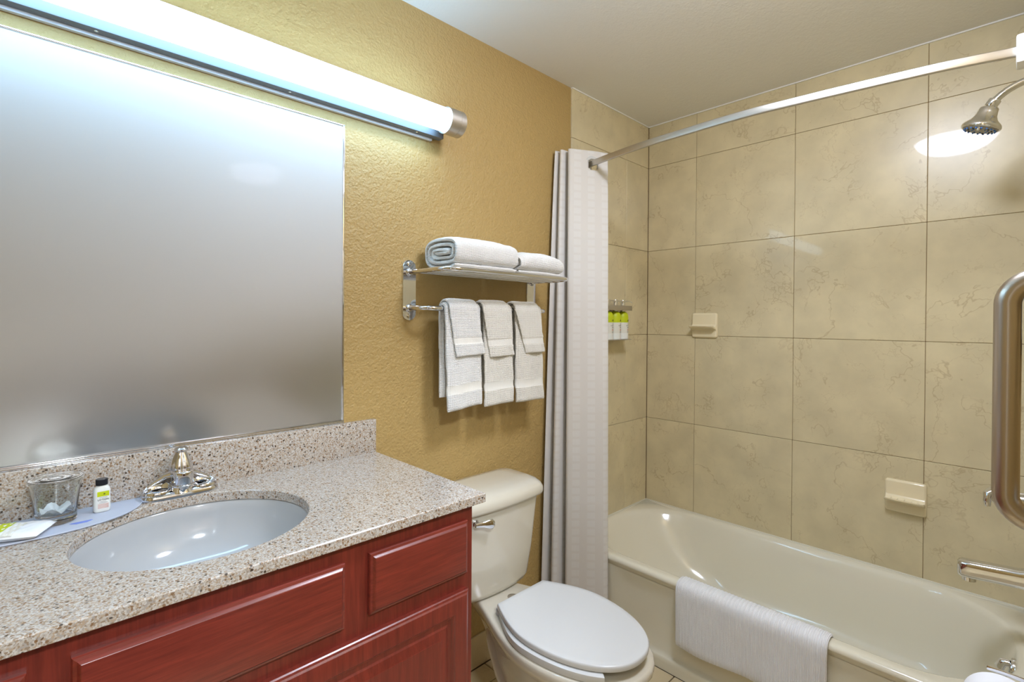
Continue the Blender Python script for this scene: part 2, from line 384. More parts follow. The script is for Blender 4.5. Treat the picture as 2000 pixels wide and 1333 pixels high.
# ------------------------------------------------------------------ bathtub
def bathtub():
    t = thing('bathtub', 'cream enamel alcove bathtub against the tiled wall', 'bathtub', (TX / 2, YC / 2, 0))
    Y0, Y1 = YC + .008, -.009; X1 = -.003; N = 10
    rings = []
    def rr(x0, x1, y0, y1, r, z): rings.append(rrect(x0, x1, y0, y1, r, z, N))
    rr(-.700, X1, Y0, Y1, .003, .05); rr(-.700, X1, Y0, Y1, .003, .30)
    rr(-.707, X1, Y0, Y1, .003, .325)
    rr(-.7135, X1, Y0, Y1, .003, .338); rr(-.714, X1, Y0, Y1, .003, .343); rr(-.711, X1, Y0, Y1, .003, .3505)
    rr(-.704, X1, Y0, Y1, .004, .3552); rr(-.692, X1, Y0, Y1, .006, TUBZ)
    # rim into basin
    a = (-.664, -.032, -1.462, -.030, .27)
    def inn(dx0, dx1, dy0, dy1, r, z): rr(a[0] + dx0, a[1] - dx1, a[2] + dy0, a[3] - dy1, r, z)
    inn(-.008, -.006, -.006, -.006, .27, TUBZ); inn(0, 0, 0, 0, .27, .3535); inn(.006, .006, .006, .008, .268, .348); inn(.010, .012, .012, .018, .264, .338)
    inn(.018, .028, .022, .055, .255, .29); inn(.026, .045, .032, .11, .245, .22); inn(.036, .060, .044, .18, .235, .14); inn(.05, .075, .062, .25, .225, .09)
    inn(.08, .10, .095, .31, .2, .062); inn(.14, .16, .17, .42, .14, .05); inn(.25, .25, .4, .6, .05, .047)
    loft('shell', rings, 'tub_enamel', t, cap0=False, smooth=60)
    # apron with a pressed panel and a foot ledge
    ys = [Y1 - i * (Y1 - Y0) / 60 for i in range(61)]; zs = [0, .03, .044, .05, .056, .07, .1, .15, .2, .25, .29, .305, .32]
    def sm(x): x = max(0, min(1, x)); return x * x * (3 - 2 * x)
    V = []
    for z in zs:
        for y in ys:
            d = .006 * sm((-.285 - y) / .03) * sm((y + 1.27) / .03) * sm((z - .062) / .02) * sm((.31 - z) / .02)
            x = -.7155 if z <= .044 else (-.7125 if z < .055 else -.7065)
            V.append((x + d, y, z))
    n = len(ys); F = [(i * n + j, i * n + j + 1, (i + 1) * n + j + 1, (i + 1) * n + j) for i in range(len(zs) - 1) for j in range(n - 1)]
    mk('apron', V, F, 'tub_enamel', t, 60)
    # chrome overflow plate on the end slope
    o = lathe('overflow_plate', [(.030, -.006), (.031, 0), (.029, .006), (.02, .009), (.001, .01)], (-.36, -1.4445, .308), (0, 1, .1), 'chrome', t, 28)
    sweep('overflow_lever', [(-.36, -1.438, .322), (-.36, -1.424, .320), (-.36, -1.416, .304), (-.36, -1.418, .288)], [.010, .012, .012, .008], 'chrome', o, 12)
    lathe('drain', [(.03, 0), (.03, .003), (.02, .004), (.001, .003)], (-.355, -1.22, .0535), (0, 0, 1), 'chrome', t, 24)
    boxes('caulk_bead', [((-.006, YC + .008, TUBZ - .002), (0, -.008, TUBZ + .004)), ((TX + .01, -.0125, TUBZ - .002), (-.001, -.0065, TUBZ + .004))], 'caulk', t, .001)
bathtub()

# ------------------------------------------------------------------ vanity
CT = .9147; CF = -.5475; CR = -1.6695; CX0 = -2.93
SX, SY, SA, SB = -2.22, -.281, .2095, .195
def vanity():
    t = thing('vanity_cabinet', 'dark cherry wood vanity cabinet with raised panel fronts under granite top', 'cabinet', (-2.3, -.26, 0))
    bmx = [((CX0 + .02, -.505, .10), (-1.696, -.025, .8925))]
    # open carcass so that the basin hangs in it
    boxes('carcass', [((-1.714, -.510, .0), (-1.696, -.002, .8925)), ((CX0 + .02, -.51, 0), (CX0 + .038, -.002, .8925)), ((CX0 + .038, -.5, .09), (-1.714, -.002, .105)), ((CX0 + .038, -.47, 0), (-1.714, -.455, .09)), ((CX0 + .038, -.012, .105), (-1.714, -.002, .8925))], 'cherry_vertical', t)
    fy0, fy1 = -.527, -.509
    xs = [CX0 + .02, -2.735, -2.455, -2.01, -1.70 + .004]
    L = [((CX0 + .02, fy0, .09), (CX0 + .06, fy1, .8925)), ((-1.736, fy0, .09), (-1.696, fy1, .8925))]
    a_, b_ = CX0 + .06, -1.736
    L += [((a_, fy0, .84), (b_, fy1, .8925)), ((a_, fy0, .68), (b_, fy1, .75)), ((a_, fy0, .09), (b_, fy1, .14)), ((-2.045, fy0, .75), (-1.955, fy1, .84)), ((-2.50, fy0, .75), (-2.41, fy1, .84)), ((-2.26, fy0, .14), (-2.18, fy1, .68))]
    boxes('face_frame', L, 'cherry_vertical', t)
    boxes('inner_back', [((CX0 + .04, -.5085, .105), (-1.716, -.5075, .885))], 'dark_hole', t)
    def panel(name, x0, x1, z0, z1, prof, mat):
        rings = []
        for ins, dep in prof:
            y = fy0 - dep
            rings.append([(x0 + ins, y, z0 + ins), (x1 - ins, y, z0 + ins), (x1 - ins, y, z1 - ins), (x0 + ins, y, z1 - ins)])
        return loft(name, rings, mat, t, smooth=20)
    dr = [(0, -.0003), (0, .0085), (.0015, .011), (.006, .0125), (.009, .0165), (.0105, .0175), (.012, .0178)]
    panel('false_drawer_front', -2.4375, -2.029, .7275, .8575, dr, 'cherry_horizontal')
    panel('drawer_front', -1.976, -1.717, .732, .8585, dr, 'cherry_horizontal')
    panel('drawer_front', -2.72, -2.483, .732, .8585, dr, 'cherry_horizontal')
    dp = [(0, -.0003), (0, .0115), (.002, .014), (.006, .0155), (.009, .0185), (.011, .0192), (.044, .0192), (.047, .0165), (.050, .0165), (.053, .0125), (.062, .0125), (.066, .0150), (.084, .0185), (.086, .0195), (.088, .0195)]
    for a, b in ((-2.2185, -1.716), (-2.725, -2.2225)):
        panel('door', a, b, .115, .694, dp, 'cherry_vertical')
    # worktop with oval cut-out
    ctp = thing('countertop', 'speckled beige granite countertop with oval sink cutout', 'countertop', (-2.3, -.27, CT - .022))
    bm = bmesh.new(); NS = 64
    def face_ring(z, gx, gy, out):
        return [bm.verts.new((SX + (SA + gx) * math.cos(2 * math.pi * k / NS), SY + (SB + gy) * math.sin(2 * math.pi * k / NS), z)) for k in range(NS)]
    # outer outline sampled by angle onto the rectangle
    x0, x1, y0, y1 = CX0, CR, CF, -.0005
    def outer(z, ins):
        res = []
        for k in range(NS):
            c, s = math.cos(2 * math.pi * k / NS), math.sin(2 * math.pi * k / NS)
            tx = ((x1 - ins - SX) / c) if c > 1e-9 else ((x0 + ins - SX) / c if c < -1e-9 else 1e9)
            ty = ((y1 - SY) / s) if s > 1e-9 else ((y0 + ins - SY) / s if s < -1e-9 else 1e9)
            q = min(tx, ty); res.append([SX + q * c, SY + q * s])
        for cx, cy in ((x1 - ins, y1), (x0 + ins, y1), (x0 + ins, y0 + ins), (x1 - ins, y0 + ins)):
            k = min(range(NS), key=lambda i: (math.atan2(res[i][1] - SY, res[i][0] - SX) - math.atan2(cy - SY, cx - SX)) ** 2); res[k] = [cx, cy]
        return [bm.verts.new((p[0], p[1], z)) for p in res]
    zb = CT - .022
    loops = [outer(zb, .001), outer(zb + .001, 0), outer(CT - .002, 0), outer(CT, .002), face_ring(CT, .002, .002, 0), face_ring(CT - .002, 0, 0, 0), face_ring(zb, 0, 0, 0)]
    loops.append(loops[0])
    for A, B in zip(loops[:-1], loops[1:]):
        for k in range(NS): bm.faces.new((A[k], A[(k + 1) % NS], B[(k + 1) % NS], B[k]))
    from_bm('slab', bm, 'granite', ctp)
    box('backsplash', (CX0, -.0205, CT - .0005), (-1.6712, -.0005, CT + .1045), 'granite', ctp, .0015)
    # undermount basin
    sk = thing('sink_basin', 'white oval undermount sink set below the granite counter', 'sink', (SX, SY, CT - .17))
    rings = []
    for f, z in ((1.10, -.0225), (1.03, -.0225), (1.012, -.024), (1.0, -.028), (.985, -.045), (.95, -.075), (.88, -.105), (.76, -.13), (.58, -.147), (.35, -.155), (.12, -.159)):
        rings.append([(SX + SA * f * math.cos(a), SY + SB * f * math.sin(a), CT + z) for a in [2 * math.pi * k / 56 for k in range(56)]])
    loft('bowl', rings, 'sink_china', sk, cap0=False, smooth=70)
    lathe('drain', [(.024, 0), (.024, .003), (.016, .004), (.001, .002)], (SX, SY, CT - .1588), (0, 0, 1), 'chrome', sk, 24)
    lathe('overflow_hole', [(.008, 0), (.008, .001), (.001, .001)], (SX, SY - SB * .9, CT - .085), (0, 1, .4), 'dark_hole', sk, 16)
vanity()

def mirror():
    t = thing('wall_mirror', 'large hazy frameless mirror with thin chrome edge above the counter', 'mirror', (-2.3, 0, CT + .1045))
    x0, x1, z0, z1 = CX0, -1.7752, CT + .1048, 1.9346
    box('glass', (x0 + .003, -.0055, z0 + .004), (x1 - .004, -.0005, z1 - .003), 'haze_gradient_mirror', t, .0004)
    boxes('bottom_channel', [((x0, -.0095, z0), (x1, -.0003, z0 + .0045)), ((x0, -.0095, z0 + .0045), (x1, -.0062, z0 + .0085))], 'chrome', t, .0006)
    box('side_channel', (x1 - .0055, -.0075, z0 + .004), (x1, -.0003, z1), 'chrome', t, .001)
    box('top_channel', (x0, -.0075, z1 - .0045), (x1, -.0003, z1 + .0008), 'chrome', t, .001)
mirror()

# ------------------------------------------------------------------ faucet
def faucet():
    fx, fy = -2.213, -.058
    t = thing('faucet', 'chrome centerset faucet with lever knob behind the sink', 'faucet', (fx, fy, CT))
    rings = []
    for ins, z in ((0, 0), (0, .004), (.001, .010), (.004, .014), (.010, .017)):
        rings.append(rrect(fx - .079 + ins, fx + .079 - ins, fy - .026 + ins, fy + .026 - ins, .0255 - ins, CT + z, 8))
    loft('base_plate', rings, 'chrome', t, smooth=50)
    for s in (-1, 1):   # scooped lobes either side
        cx = fx + s * .047
        pr = []
        for k in range(13):
            a = math.pi * k / 12; pr.append(k)
        rings = []
        for f, z in ((1, .012), (1, .018), (.93, .0205), (.86, .0195), (.7, .0155), (.35, .0135), (.02, .013)):
            rings.append([(cx + .030 * f * math.cos(a), fy + .024 * f * math.sin(a), CT + z + .012 * max(0, math.sin(a)) ** 2 * (f > .8) + (.006 if (-s * math.cos(a)) > .6 and f > .8 else 0)) for a in [2 * math.pi * k / 32 for k in range(32)]])
        loft('side_dish', rings, 'chrome', t, smooth=50)
        rings = []
        sweep('wing', [(fx + s * .070, fy + .018, CT + .022), (fx + s * .05, fy + .019, CT + .034), (fx + s * .03, fy + .016, CT + .046), (fx + s * .014, fy + .010, CT + .05)], [.002, .005, .007, .010], 'chrome', t, 10)
    lathe('body', [(.030, .010), (.026, .018), (.0225, .030), (.0215, .050), (.022, .062), (.020, .065)], (fx, fy, CT), (0, 0, 1), 'chrome', t, 32)
    # spout
    ol = [(fx - .0205, fy + .006)] + [(fx + .0205 * math.cos(a), fy - .026 + .020 * math.sin(a)) for a in [math.pi + math.pi * k / 14 for k in range(15)]] + [(fx + .0205, fy + .006)]
    sp = prism('spout', ol, CT + .032, CT + .063, 'chrome', t, .002)
    prism('spout_lip', [(fx + (p[0] - fx) * 1.14, fy - .01 + (p[1] - fy + .01) * 1.08) for p in ol], CT + .0285, CT + .0325, 'chrome', sp, .001)
    lathe('aerator', [(.0105, 0), (.0105, -.007), (.009, -.0075)], (fx, fy - .032, CT + .0290), (0, 0, 1), 'chrome', sp, 20)
    # handle knob: fluted bell with a small cap
    rings = []
    for r, z in ((.018, .060), (.0235, .063), (.024, .068), (.0225, .075), (.019, .085), (.0145, .095), (.0115, .101), (.0108, .104)):
        rings.append([(fx + r * (1 + .05 * math.cos(6 * a)) * math.cos(a), fy + r * (1 + .05 * math.cos(6 * a)) * math.sin(a), CT + z) for a in [2 * math.pi * k / 48 for k in range(48)]])
    kb = loft('knob', rings, 'chrome', t, smooth=50)
    lathe('knob_cap', [(.011, .1035), (.0145, .106), (.0145, .110), (.011, .1135), (.001, .1145)], (fx, fy, CT), (0, 0, 1), 'chrome', kb, 28)
faucet()

# ------------------------------------------------------------------ things on the counter
def toiletries():
    pts = []
    cx, cy, ax, ay = -2.475, -.022, .188, .143
    for k in range(49):
        a = math.pi + math.pi * k / 48
        pts.append((cx + ax * math.copysign(abs(math.cos(a)) ** .9, math.cos(a)), cy - ay * abs(math.sin(a)) ** .8))
    tr = thing('amenity_tray', 'pale translucent plastic tray lying flat against the backsplash', 'tray', (cx, cy - .07, CT))
    prism('tray_sheet', pts, CT + .0004, CT + .0022, 'frosted_tray', tr, .0006, 2)
    rim = [(p[0], p[1], CT + .0028) for p in pts]; sweep('tray_rim', rim, .0016, 'frosted_tray', tr, 8)
    b = [(cx + .075 + .016 * math.cos(a) * (1 + .3 * math.sin(3 * a)), cy - .098 + .008 * math.sin(a) * (1 + .3 * math.cos(2 * a))) for a in [2 * math.pi * k / 18 for k in range(18)]]
    prism('blue_mark', b, CT + .0021, CT + .0025, 'blue_print', tr)
    z = CT + .0024
    # tumbler with a clear lid
    gx, gy = -2.4375, -.079
    g = thing('glass_tumbler', 'clear glass tumbler with clear plastic lid on the tray', 'glass', (gx, gy, z))
    outer = [(.001, 0), (.0305, 0), (.033, .002), (.0335, .006), (.0335, .016), (.0345, .03), (.0375, .055), (.041, .082), (.0425, .087)]
    inner = [(.0405, .087), (.039, .08), (.0345, .055), (.0305, .03), (.029, .021), (.025, .0185), (.001, .018)]
    lathe('tumbler_body', outer + inner, (gx, gy, z), (0, 0, 1), 'clear_glass', g, 40, cap0=False, cap1=False)
    lathe('lid', [(.001, .0885), (.02, .0885), (.036, .0885), (.0375, .0895), (.0425, .0895), (.044, .088), (.045, .084), (.0458, .084), (.0452, .089), (.044, .0912), (.0375, .0912), (.036, .0902), (.026, .0902), (.025, .0912), (.0235, .0912), (.0225, .0902), (.013, .0902), (.012, .0912), (.0105, .0912), (.0095, .0902), (.001, .0902)], (gx, gy, z), (0, 0, 1), 'clear_plastic', g, 40, cap0=False, cap1=False)
    # folded paper coaster inside glass base seen as white
    pap = []
    rnd = random.Random(4)
    for r_, hh in ((.001, .0187), (.014, .0195), (.026, .0195)):
        pap.append([(gx + r_ * math.cos(a), gy + r_ * math.sin(a), z + hh + (.014 * abs(math.sin(2.5 * a)) if r_ > .02 else .004 * rnd.random())) for a in [2 * math.pi * k / 24 for k in range(24)]])
    pp = loft('paper_insert', pap, 'paper_wrap', None, cap1=False); tag(pp, 'crumpled white paper inside the glass tumbler', 'paper')
    # lotion bottle
    bx, by = -2.363, -.070
    bt = thing('lotion_bottle', 'small white lotion bottle with black cap and lime label', 'bottle', (bx, by, z))
    rings = []
    for hx, hy, h, r in ((.0125, .0085, 0, .006), (.0145, .0105, .002, .008), (.0148, .0108, .01, .008), (.0148, .0108, .046, .008), (.0135, .0102, .051, .0085), (.0105, .0095, .0545, .0088), (.0092, .0092, .056, .009), (.0092, .0092, .059, .009)):
        rings.append(rrect(bx - hx, bx + hx, by - hy, by + hy, min(r, hy - .0002), z + h, 5))
    body = loft('bottle_body', rings, 'lotion_white', bt, smooth=50)
    lathe('cap', [(.0104, .0575), (.0108, .058), (.0108, .0695), (.010, .0705), (.001, .0706)], (bx, by, z), (0, 0, 1), 'black_plastic', bt, 28)
    yf = by - .0109
    box('lime_label', (bx - .0085, yf - .0002, z + .0345), (bx + .0118, yf + .0003, z + .0450), 'lime_label', body)
    mw = lambda x, zz: Matrix.Translation((x, yf - .0003, zz)) @ Matrix.Rotation(R(90), 4, 'X')
    textmesh('label_text', 'LOTION', .0052, 'ink_dark', body, mw(bx + .0018, z + .0275))
    textmesh('label_text', 'Bee Kind', .0026, 'ink_dark', body, mw(bx + .0018, z + .0322)) if False else None
    for zz, wd in ((.0323, .0085), (.0233, .006), (.0208, .009)): box('label_line', (bx + .0018 - wd * .8, yf - .0003, z + zz - .0003), (bx + .0018 + wd * .8, yf + .0002, z + zz + .0003), 'ink_grey', body)
    for zz in (.0095, .0112, .0129, .0146, .0163, .018): box('label_line', (bx - .0075, yf - .0003, z + zz - .0002), (bx + .011, yf + .0002, z + zz + .0002), 'ink_red', body)
    lathe('label_emblem', [(.0018, 0), (.0018, .0002), (.001, .0002)], (bx + .0035, yf - .0002, z + .0395), (0, -1, 0), 'ink_olive', body, 12)
    # wrapped soap: pillow packet with lime end
    sx, sy = -2.503, -.118
    so = thing('wrapped_soap', 'flat white wrapped soap bar with lime band on the tray', 'soap', (sx, sy, z))
    ang = R(-25); c, s = math.cos(ang), math.sin(ang)
    L, W, H = .056, .038, .018
    def pt(u, v):
        du = 1 - abs(u) ** 6; dv = 1 - abs(v) ** 5
        h = H * .5 * (max(0, du * dv)) ** .5
        return u * L, v * W, h
    def patch(name, u0, u1, mat, parent, lift=0, nu=18, nv=14, v0=-1, v1=1, bottom=True):
        V = []; F = []
        for i in range(nu + 1):
            for j in range(nv + 1):
                u = u0 + (u1 - u0) * i / nu; v = v0 + (v1 - v0) * j / nv; x, y, h = pt(u, v)
                wr = .0006 * math.sin(40 * u + 9 * v) * (1 if not lift else 1)
                V.append((sx + x * c - y * s, sy + x * s + y * c, z + H * .5 + h * .95 + wr * (h > .002) + lift))
        nb = len(V)
        if bottom:
            for i in range(nu + 1):
                for j in range(nv + 1):
                    u = u0 + (u1 - u0) * i / nu; v = v0 + (v1 - v0) * j / nv; x, y, h = pt(u, v)
                    V.append((sx + x * c - y * s, sy + x * s + y * c, z + H * .5 - h - .00005))
        q = nv + 1
        for i in range(nu):
            for j in range(nv):
                F.append((i * q + j, (i + 1) * q + j, (i + 1) * q + j + 1, i * q + j + 1))
                if bottom: F.append((nb + i * q + j, nb + i * q + j + 1, nb + (i + 1) * q + j + 1, nb + (i + 1) * q + j))
        return mk(name, V, F, mat, parent, 60)
    wr = patch('wrapper', -1, 1, 'paper_wrap', so)
    patch('lime_band', -.62, -.08, 'lime_label', wr, .0004, 12, 14, -.97, .97, False)
    patch('printed_panel', .0, .32, 'label_white', wr, .0004, 8, 14, -.95, .5, False)
toiletries()

# ------------------------------------------------------------------ toilet
def toilet():
    cx = -1.285
    t = thing('toilet', 'cream two-piece toilet with white closed lid beside the vanity', 'toilet', (cx, -.4, 0))
    def outline(hb, hm, yb, ym, yf, z, n=18, pw=1.0):
        out = []
        for k in range(n + 1):      # right side back -> front
            u = k / n
            if u < .5:
                q = u / .5; y = yb + (ym - yb) * q; h = hb + (hm - hb) * math.sin(q * math.pi / 2) ** pw
            else:
                q = (u - .5) / .5 * math.pi / 2; y = ym + (yf - ym) * math.sin(q); h = hm * math.cos(q) ** .92
            out.append((cx + h, y, z))
        left = [(2 * cx - x, y, z) for x, y, z in out[:-1]][::-1]
        return out + left
    # bowl with pedestal
    q_ = 1.6
    rings = [outline(.055, .10, -.22, -.33, -.50, 0), outline(.055, .10, -.22, -.33, -.50, .02), outline(.048, .088, -.23, -.33, -.48, .04), outline(.042, .072, -.23, -.33, -.45, .12),
             outline(.045, .084, -.21, -.36, -.49, .19), outline(.05, .118, -.19, -.41, -.57, .25, 18, 1.3), outline(.055, .150, -.16, -.45, -.66, .30, 18, q_), outline(.062, .172, -.12, -.48, -.725, .335, 18, q_),
             outline(.070, .184, -.10, -.50, -.756, .350, 18, q_), outline(.073, .1885, -.10, -.50, -.766, .364, 18, q_), outline(.0735, .189, -.10, -.50, -.767, .378, 18, q_), outline(.071, .186, -.102, -.50, -.764, .385, 18, q_), outline(.066, .180, -.106, -.50, -.757, .388, 18, q_)]
    bw = loft('bowl', rings, 'toilet_china', t, smooth=60)
    # trapway bulge on the sides
    for s in (-1, 1):
        pth = fillet([(cx + s * .030, -.21, .31), (cx + s * .036, -.215, .25), (cx + s * .045, -.28, .15), (cx + s * .05, -.35, .12), (cx + s * .045, -.42, .17)], .05, 6)
        sweep('trapway', pth, [.02] + [.036] * (len(pth) - 2) + [.02], 'toilet_china', bw, 16)
        lathe('bolt_cap', [(.014, 0), (.014, .008), (.010, .016), (.002, .019)], (cx + s * .080, -.33, .03), (0, 0, 1), 'chrome', bw, 16)
    lathe('deck_cap', [(.018, 0), (.018, .0015), (.015, .003), (.001, .0035)], (cx + .012, -.246, .388), (0, 0, 1), 'brushed_steel', bw, 24)
    # tank
    def tk(hw, yb, yf, r, z, bow):
        ring = []
        for x, y, zz in rrect(cx - hw, cx + hw, yf, yb, r, z, 7):
            k = (yb - y) / (yb - yf); ring.append((x, y - bow * k * (1 - ((x - cx) / hw) ** 2), zz))
        # densify front edge so that the bow reads round
        out = []
        for i, p in enumerate(ring):
            q = ring[(i + 1) % len(ring)]; out.append(p)
            if abs(p[0] - q[0]) > .1:
                for f in range(1, 10):
                    x = p[0] + (q[0] - p[0]) * f / 10; yy = p[1] + (q[1] - p[1]) * f / 10
                    k = 1 if p[1] < (yb + yf) / 2 else 0
                    base = yf if k else yb
                    out.append((x, base - bow * k * (1 - ((x - cx) / hw) ** 2), z))
        return out
    tkrings = [tk(.135, -.045, -.165, .04, .390, .02), tk(.158, -.035, -.182, .045, .396, .022), tk(.166, -.03, -.188, .045, .412, .022), tk(.180, -.024, -.196, .042, .52, .022), tk(.197, -.02, -.205, .04, .70, .022)]
    loft('tank', tkrings, 'toilet_china', t, smooth=60)
    lid = [tk(.204, -.016, -.212, .04, .697, .022), tk(.212, -.012, -.219, .042, .701, .022), tk(.2145, -.010, -.222, .043, .708, .022), tk(.214, -.010, -.2215, .043, .722, .022), tk(.208, -.013, -.215, .043, .736, .021), tk(.197, -.018, -.200, .042, .748, .019), tk(.18, -.026, -.178, .04, .7555, .016), tk(.13, -.05, -.14, .03, .758, .01)]
    loft('tank_lid', lid, 'toilet_china', t, smooth=60)
    lv = lathe('flush_lever', [(.013, 0), (.013, .008), (.009, .012), (.007, .02)], (cx - .135, -.213, .672), (0, -1, 0), 'chrome', t, 20)
    rings = []
    for x, hz, y in ((-.012, .007, -.232), (.0, .009, -.235), (.018, .0095, -.240), (.034, .015, -.247), (.046, .017, -.250), (.054, .011, -.250)):
        rings.append([(cx - .135 + x, y + .005 * math.cos(a), .672 - .004 * (x / .05) + hz * math.sin(a)) for a in [2 * math.pi * k / 16 for k in range(16)]])
    loft('lever_handle', rings, 'chrome', lv, smooth=60)
    # seat: open-front ring
    def seat_pts(hb, hm, yb, ym, yf, gap):
        full = outline(hb, hm, yb, ym, yf, 0, 40)
        L = len(full); tip = 40
        order = [full[(tip + k) % L] for k in range(L)]
        return [p for p in order]
    so = seat_pts(.105, .183, -.300, -.48, -.766, .05); si = seat_pts(.06, .118, -.345, -.48, -.69, .05)
    rings = []
    for a, b in zip(so[8:-7], si[8:-7]):
        ax_, ay_ = a[0], a[1]; bx_, by_ = b[0], b[1]; zz0, zz1 = .3895, .4125
        def L_(f): return (ax_ + (bx_ - ax_) * f, ay_ + (by_ - ay_) * f)
        rings.append([(*L_(.03), zz0), (*L_(0), zz0 + .004), (*L_(.02), zz1 - .004), (*L_(.12), zz1), (*L_(.88), zz1 - .001), (*L_(1), zz1 - .005), (*L_(1), zz0 + .003), (*L_(.95), zz0)])
    loft('seat', rings, 'seat_plastic', t, smooth=50)
    lo = outline(.108, .174, -.296, -.49, -.752, 0, 40)
    # round the two back corners
    pts = [(p[0], p[1]) for p in lo]
    rb = fillet([(p[0], p[1], 0) for p in [pts[1], pts[0], pts[-1], pts[-2]]], .018, 6)
    rings = []
    ctr = (cx, -.5)
    def lidring(f, z): return [(ctr[0] + (p[0] - ctr[0]) * f, ctr[1] + (p[1] - ctr[1]) * f, z) for p in pts]
    loft('seat_lid', [lidring(.985, .4150), lidring(.998, .4165), lidring(1, .420), lidring(1, .4275), lidring(.994, .4308), lidring(.982, .4325), lidring(.9, .4328), lidring(.5, .4332)], 'seat_plastic', t, smooth=40)
    for s in (-1, 1):
        box('hinge', (cx + s * .088 - .017, -.312, .388), (cx + s * .088 + .017, -.284, .414), 'seat_plastic', t, .005)
        for yy in (-.42, -.62): lathe('bumper', [(.006, 0), (.006, .004)], (cx + s * .14 * (1 if yy > -.5 else .85), yy, .4118), (0, 0, 1), 'seat_plastic', t, 10)
toilet()

# ------------------------------------------------------------------ towel rack and towels
def rack():
    t = thing('towel_rack', 'chrome wall towel rack with wire shelf and lower bar', 'rack', (-1.24, 0, 1.335))
    XA, XB = -1.5395, -.935
    for x in (XA, XB):
        rings = []
        for ins, y in ((0, -.0003), (0, -.004), (.0015, -.006)):
            rings.append([(x + p[0], y, 1.4395 + p[1]) for p in rrect(-.0265 + ins, .0265 - ins, -.1035 + ins, .1035 - ins, .0263 - ins, 0, 8)])
        pl = loft('mounting_plate', rings, 'chrome', t, smooth=40)
        for z in (1.528, 1.352):
            lathe('screw', [(.008, 0), (.008, .002), (.0045, .0035), (.001, .0036)], (x - .002, -.0058, z), (0, -1, 0), 'chrome', pl, 16)
            lathe('boss', [(.015, 0), (.013, .006), (.010, .010)], (x, -.0055, 1.501 if z > 1.45 else 1.378), (0, -1, 0), 'chrome', pl, 20)
    r = .0075
    fr = fillet([(XA, -.004, 1.501), (XA, -.222, 1.501), (XB, -.222, 1.501), (XB, -.004, 1.501)], .055, 10)
    sweep('shelf_frame', fr, r, 'chrome', t, 14)
    for y in (-.045, -.085, -.125, -.165): sweep('shelf_rail', [(XA, y, 1.4985), (XB, y, 1.4985)], .004, 'chrome', t, 10)
    br = fillet([(XA, -.004, 1.378), (XA, -.098, 1.378), (XB, -.098, 1.378), (XB, -.004, 1.378)], .06, 10)
    sweep('towel_bar', br, .0085, 'chrome', t, 14)
rack()
def strip(name, path, xr, th, mat, parent=None, nx=14, disp=None, split=None, flip=False):
    """thick cloth strip: path = [(y,z)], xr(s)->(x0,x1); returns object (and extra part for split s-range)"""
    n = len(path); s = [0.0]
    for i in range(1, n): s.append(s[-1] + math.dist(path[i], path[i - 1]))
    rings = []
    for i in range(n):
        a = path[max(i - 1, 0)]; b = path[min(i + 1, n - 1)]; ty, tz = b[0] - a[0], b[1] - a[1]; l = math.hypot(ty, tz) or 1
        ny, nz = -tz / l, ty / l; x0, x1 = xr(s[i], s[-1]); ring = []
        e = min(1, .35 + min(s[i], s[-1] - s[i]) / .006)
        def half(u):
            d = min(u, 1 - u) * (x1 - x0); return th / 2 * e * (min(1, .45 + d / .012 * .55))
        us = [0, .015, .05] + [.05 + .9 * k / nx for k in range(1, nx)] + [.95, .985, 1]
        for sgn, lst in ((1, us), (-1, us[::-1])):
            for u in lst:
                x = x0 + (x1 - x0) * u; h = half(u) * sgn
                dd = disp(x, s[i], s[-1]) if disp else 0
                ring.append((x, path[i][0] + ny * (h + dd), path[i][1] + nz * (h + dd)))
        rings.append(ring)
    if not split: return loft(name, rings, mat, parent, smooth=70), None
    i0 = min(range(n), key=lambda i: abs(s[i] - split[0])); i1 = min(range(n), key=lambda i: abs(s[i] - split[1]))
    return rings, (i0, i1)
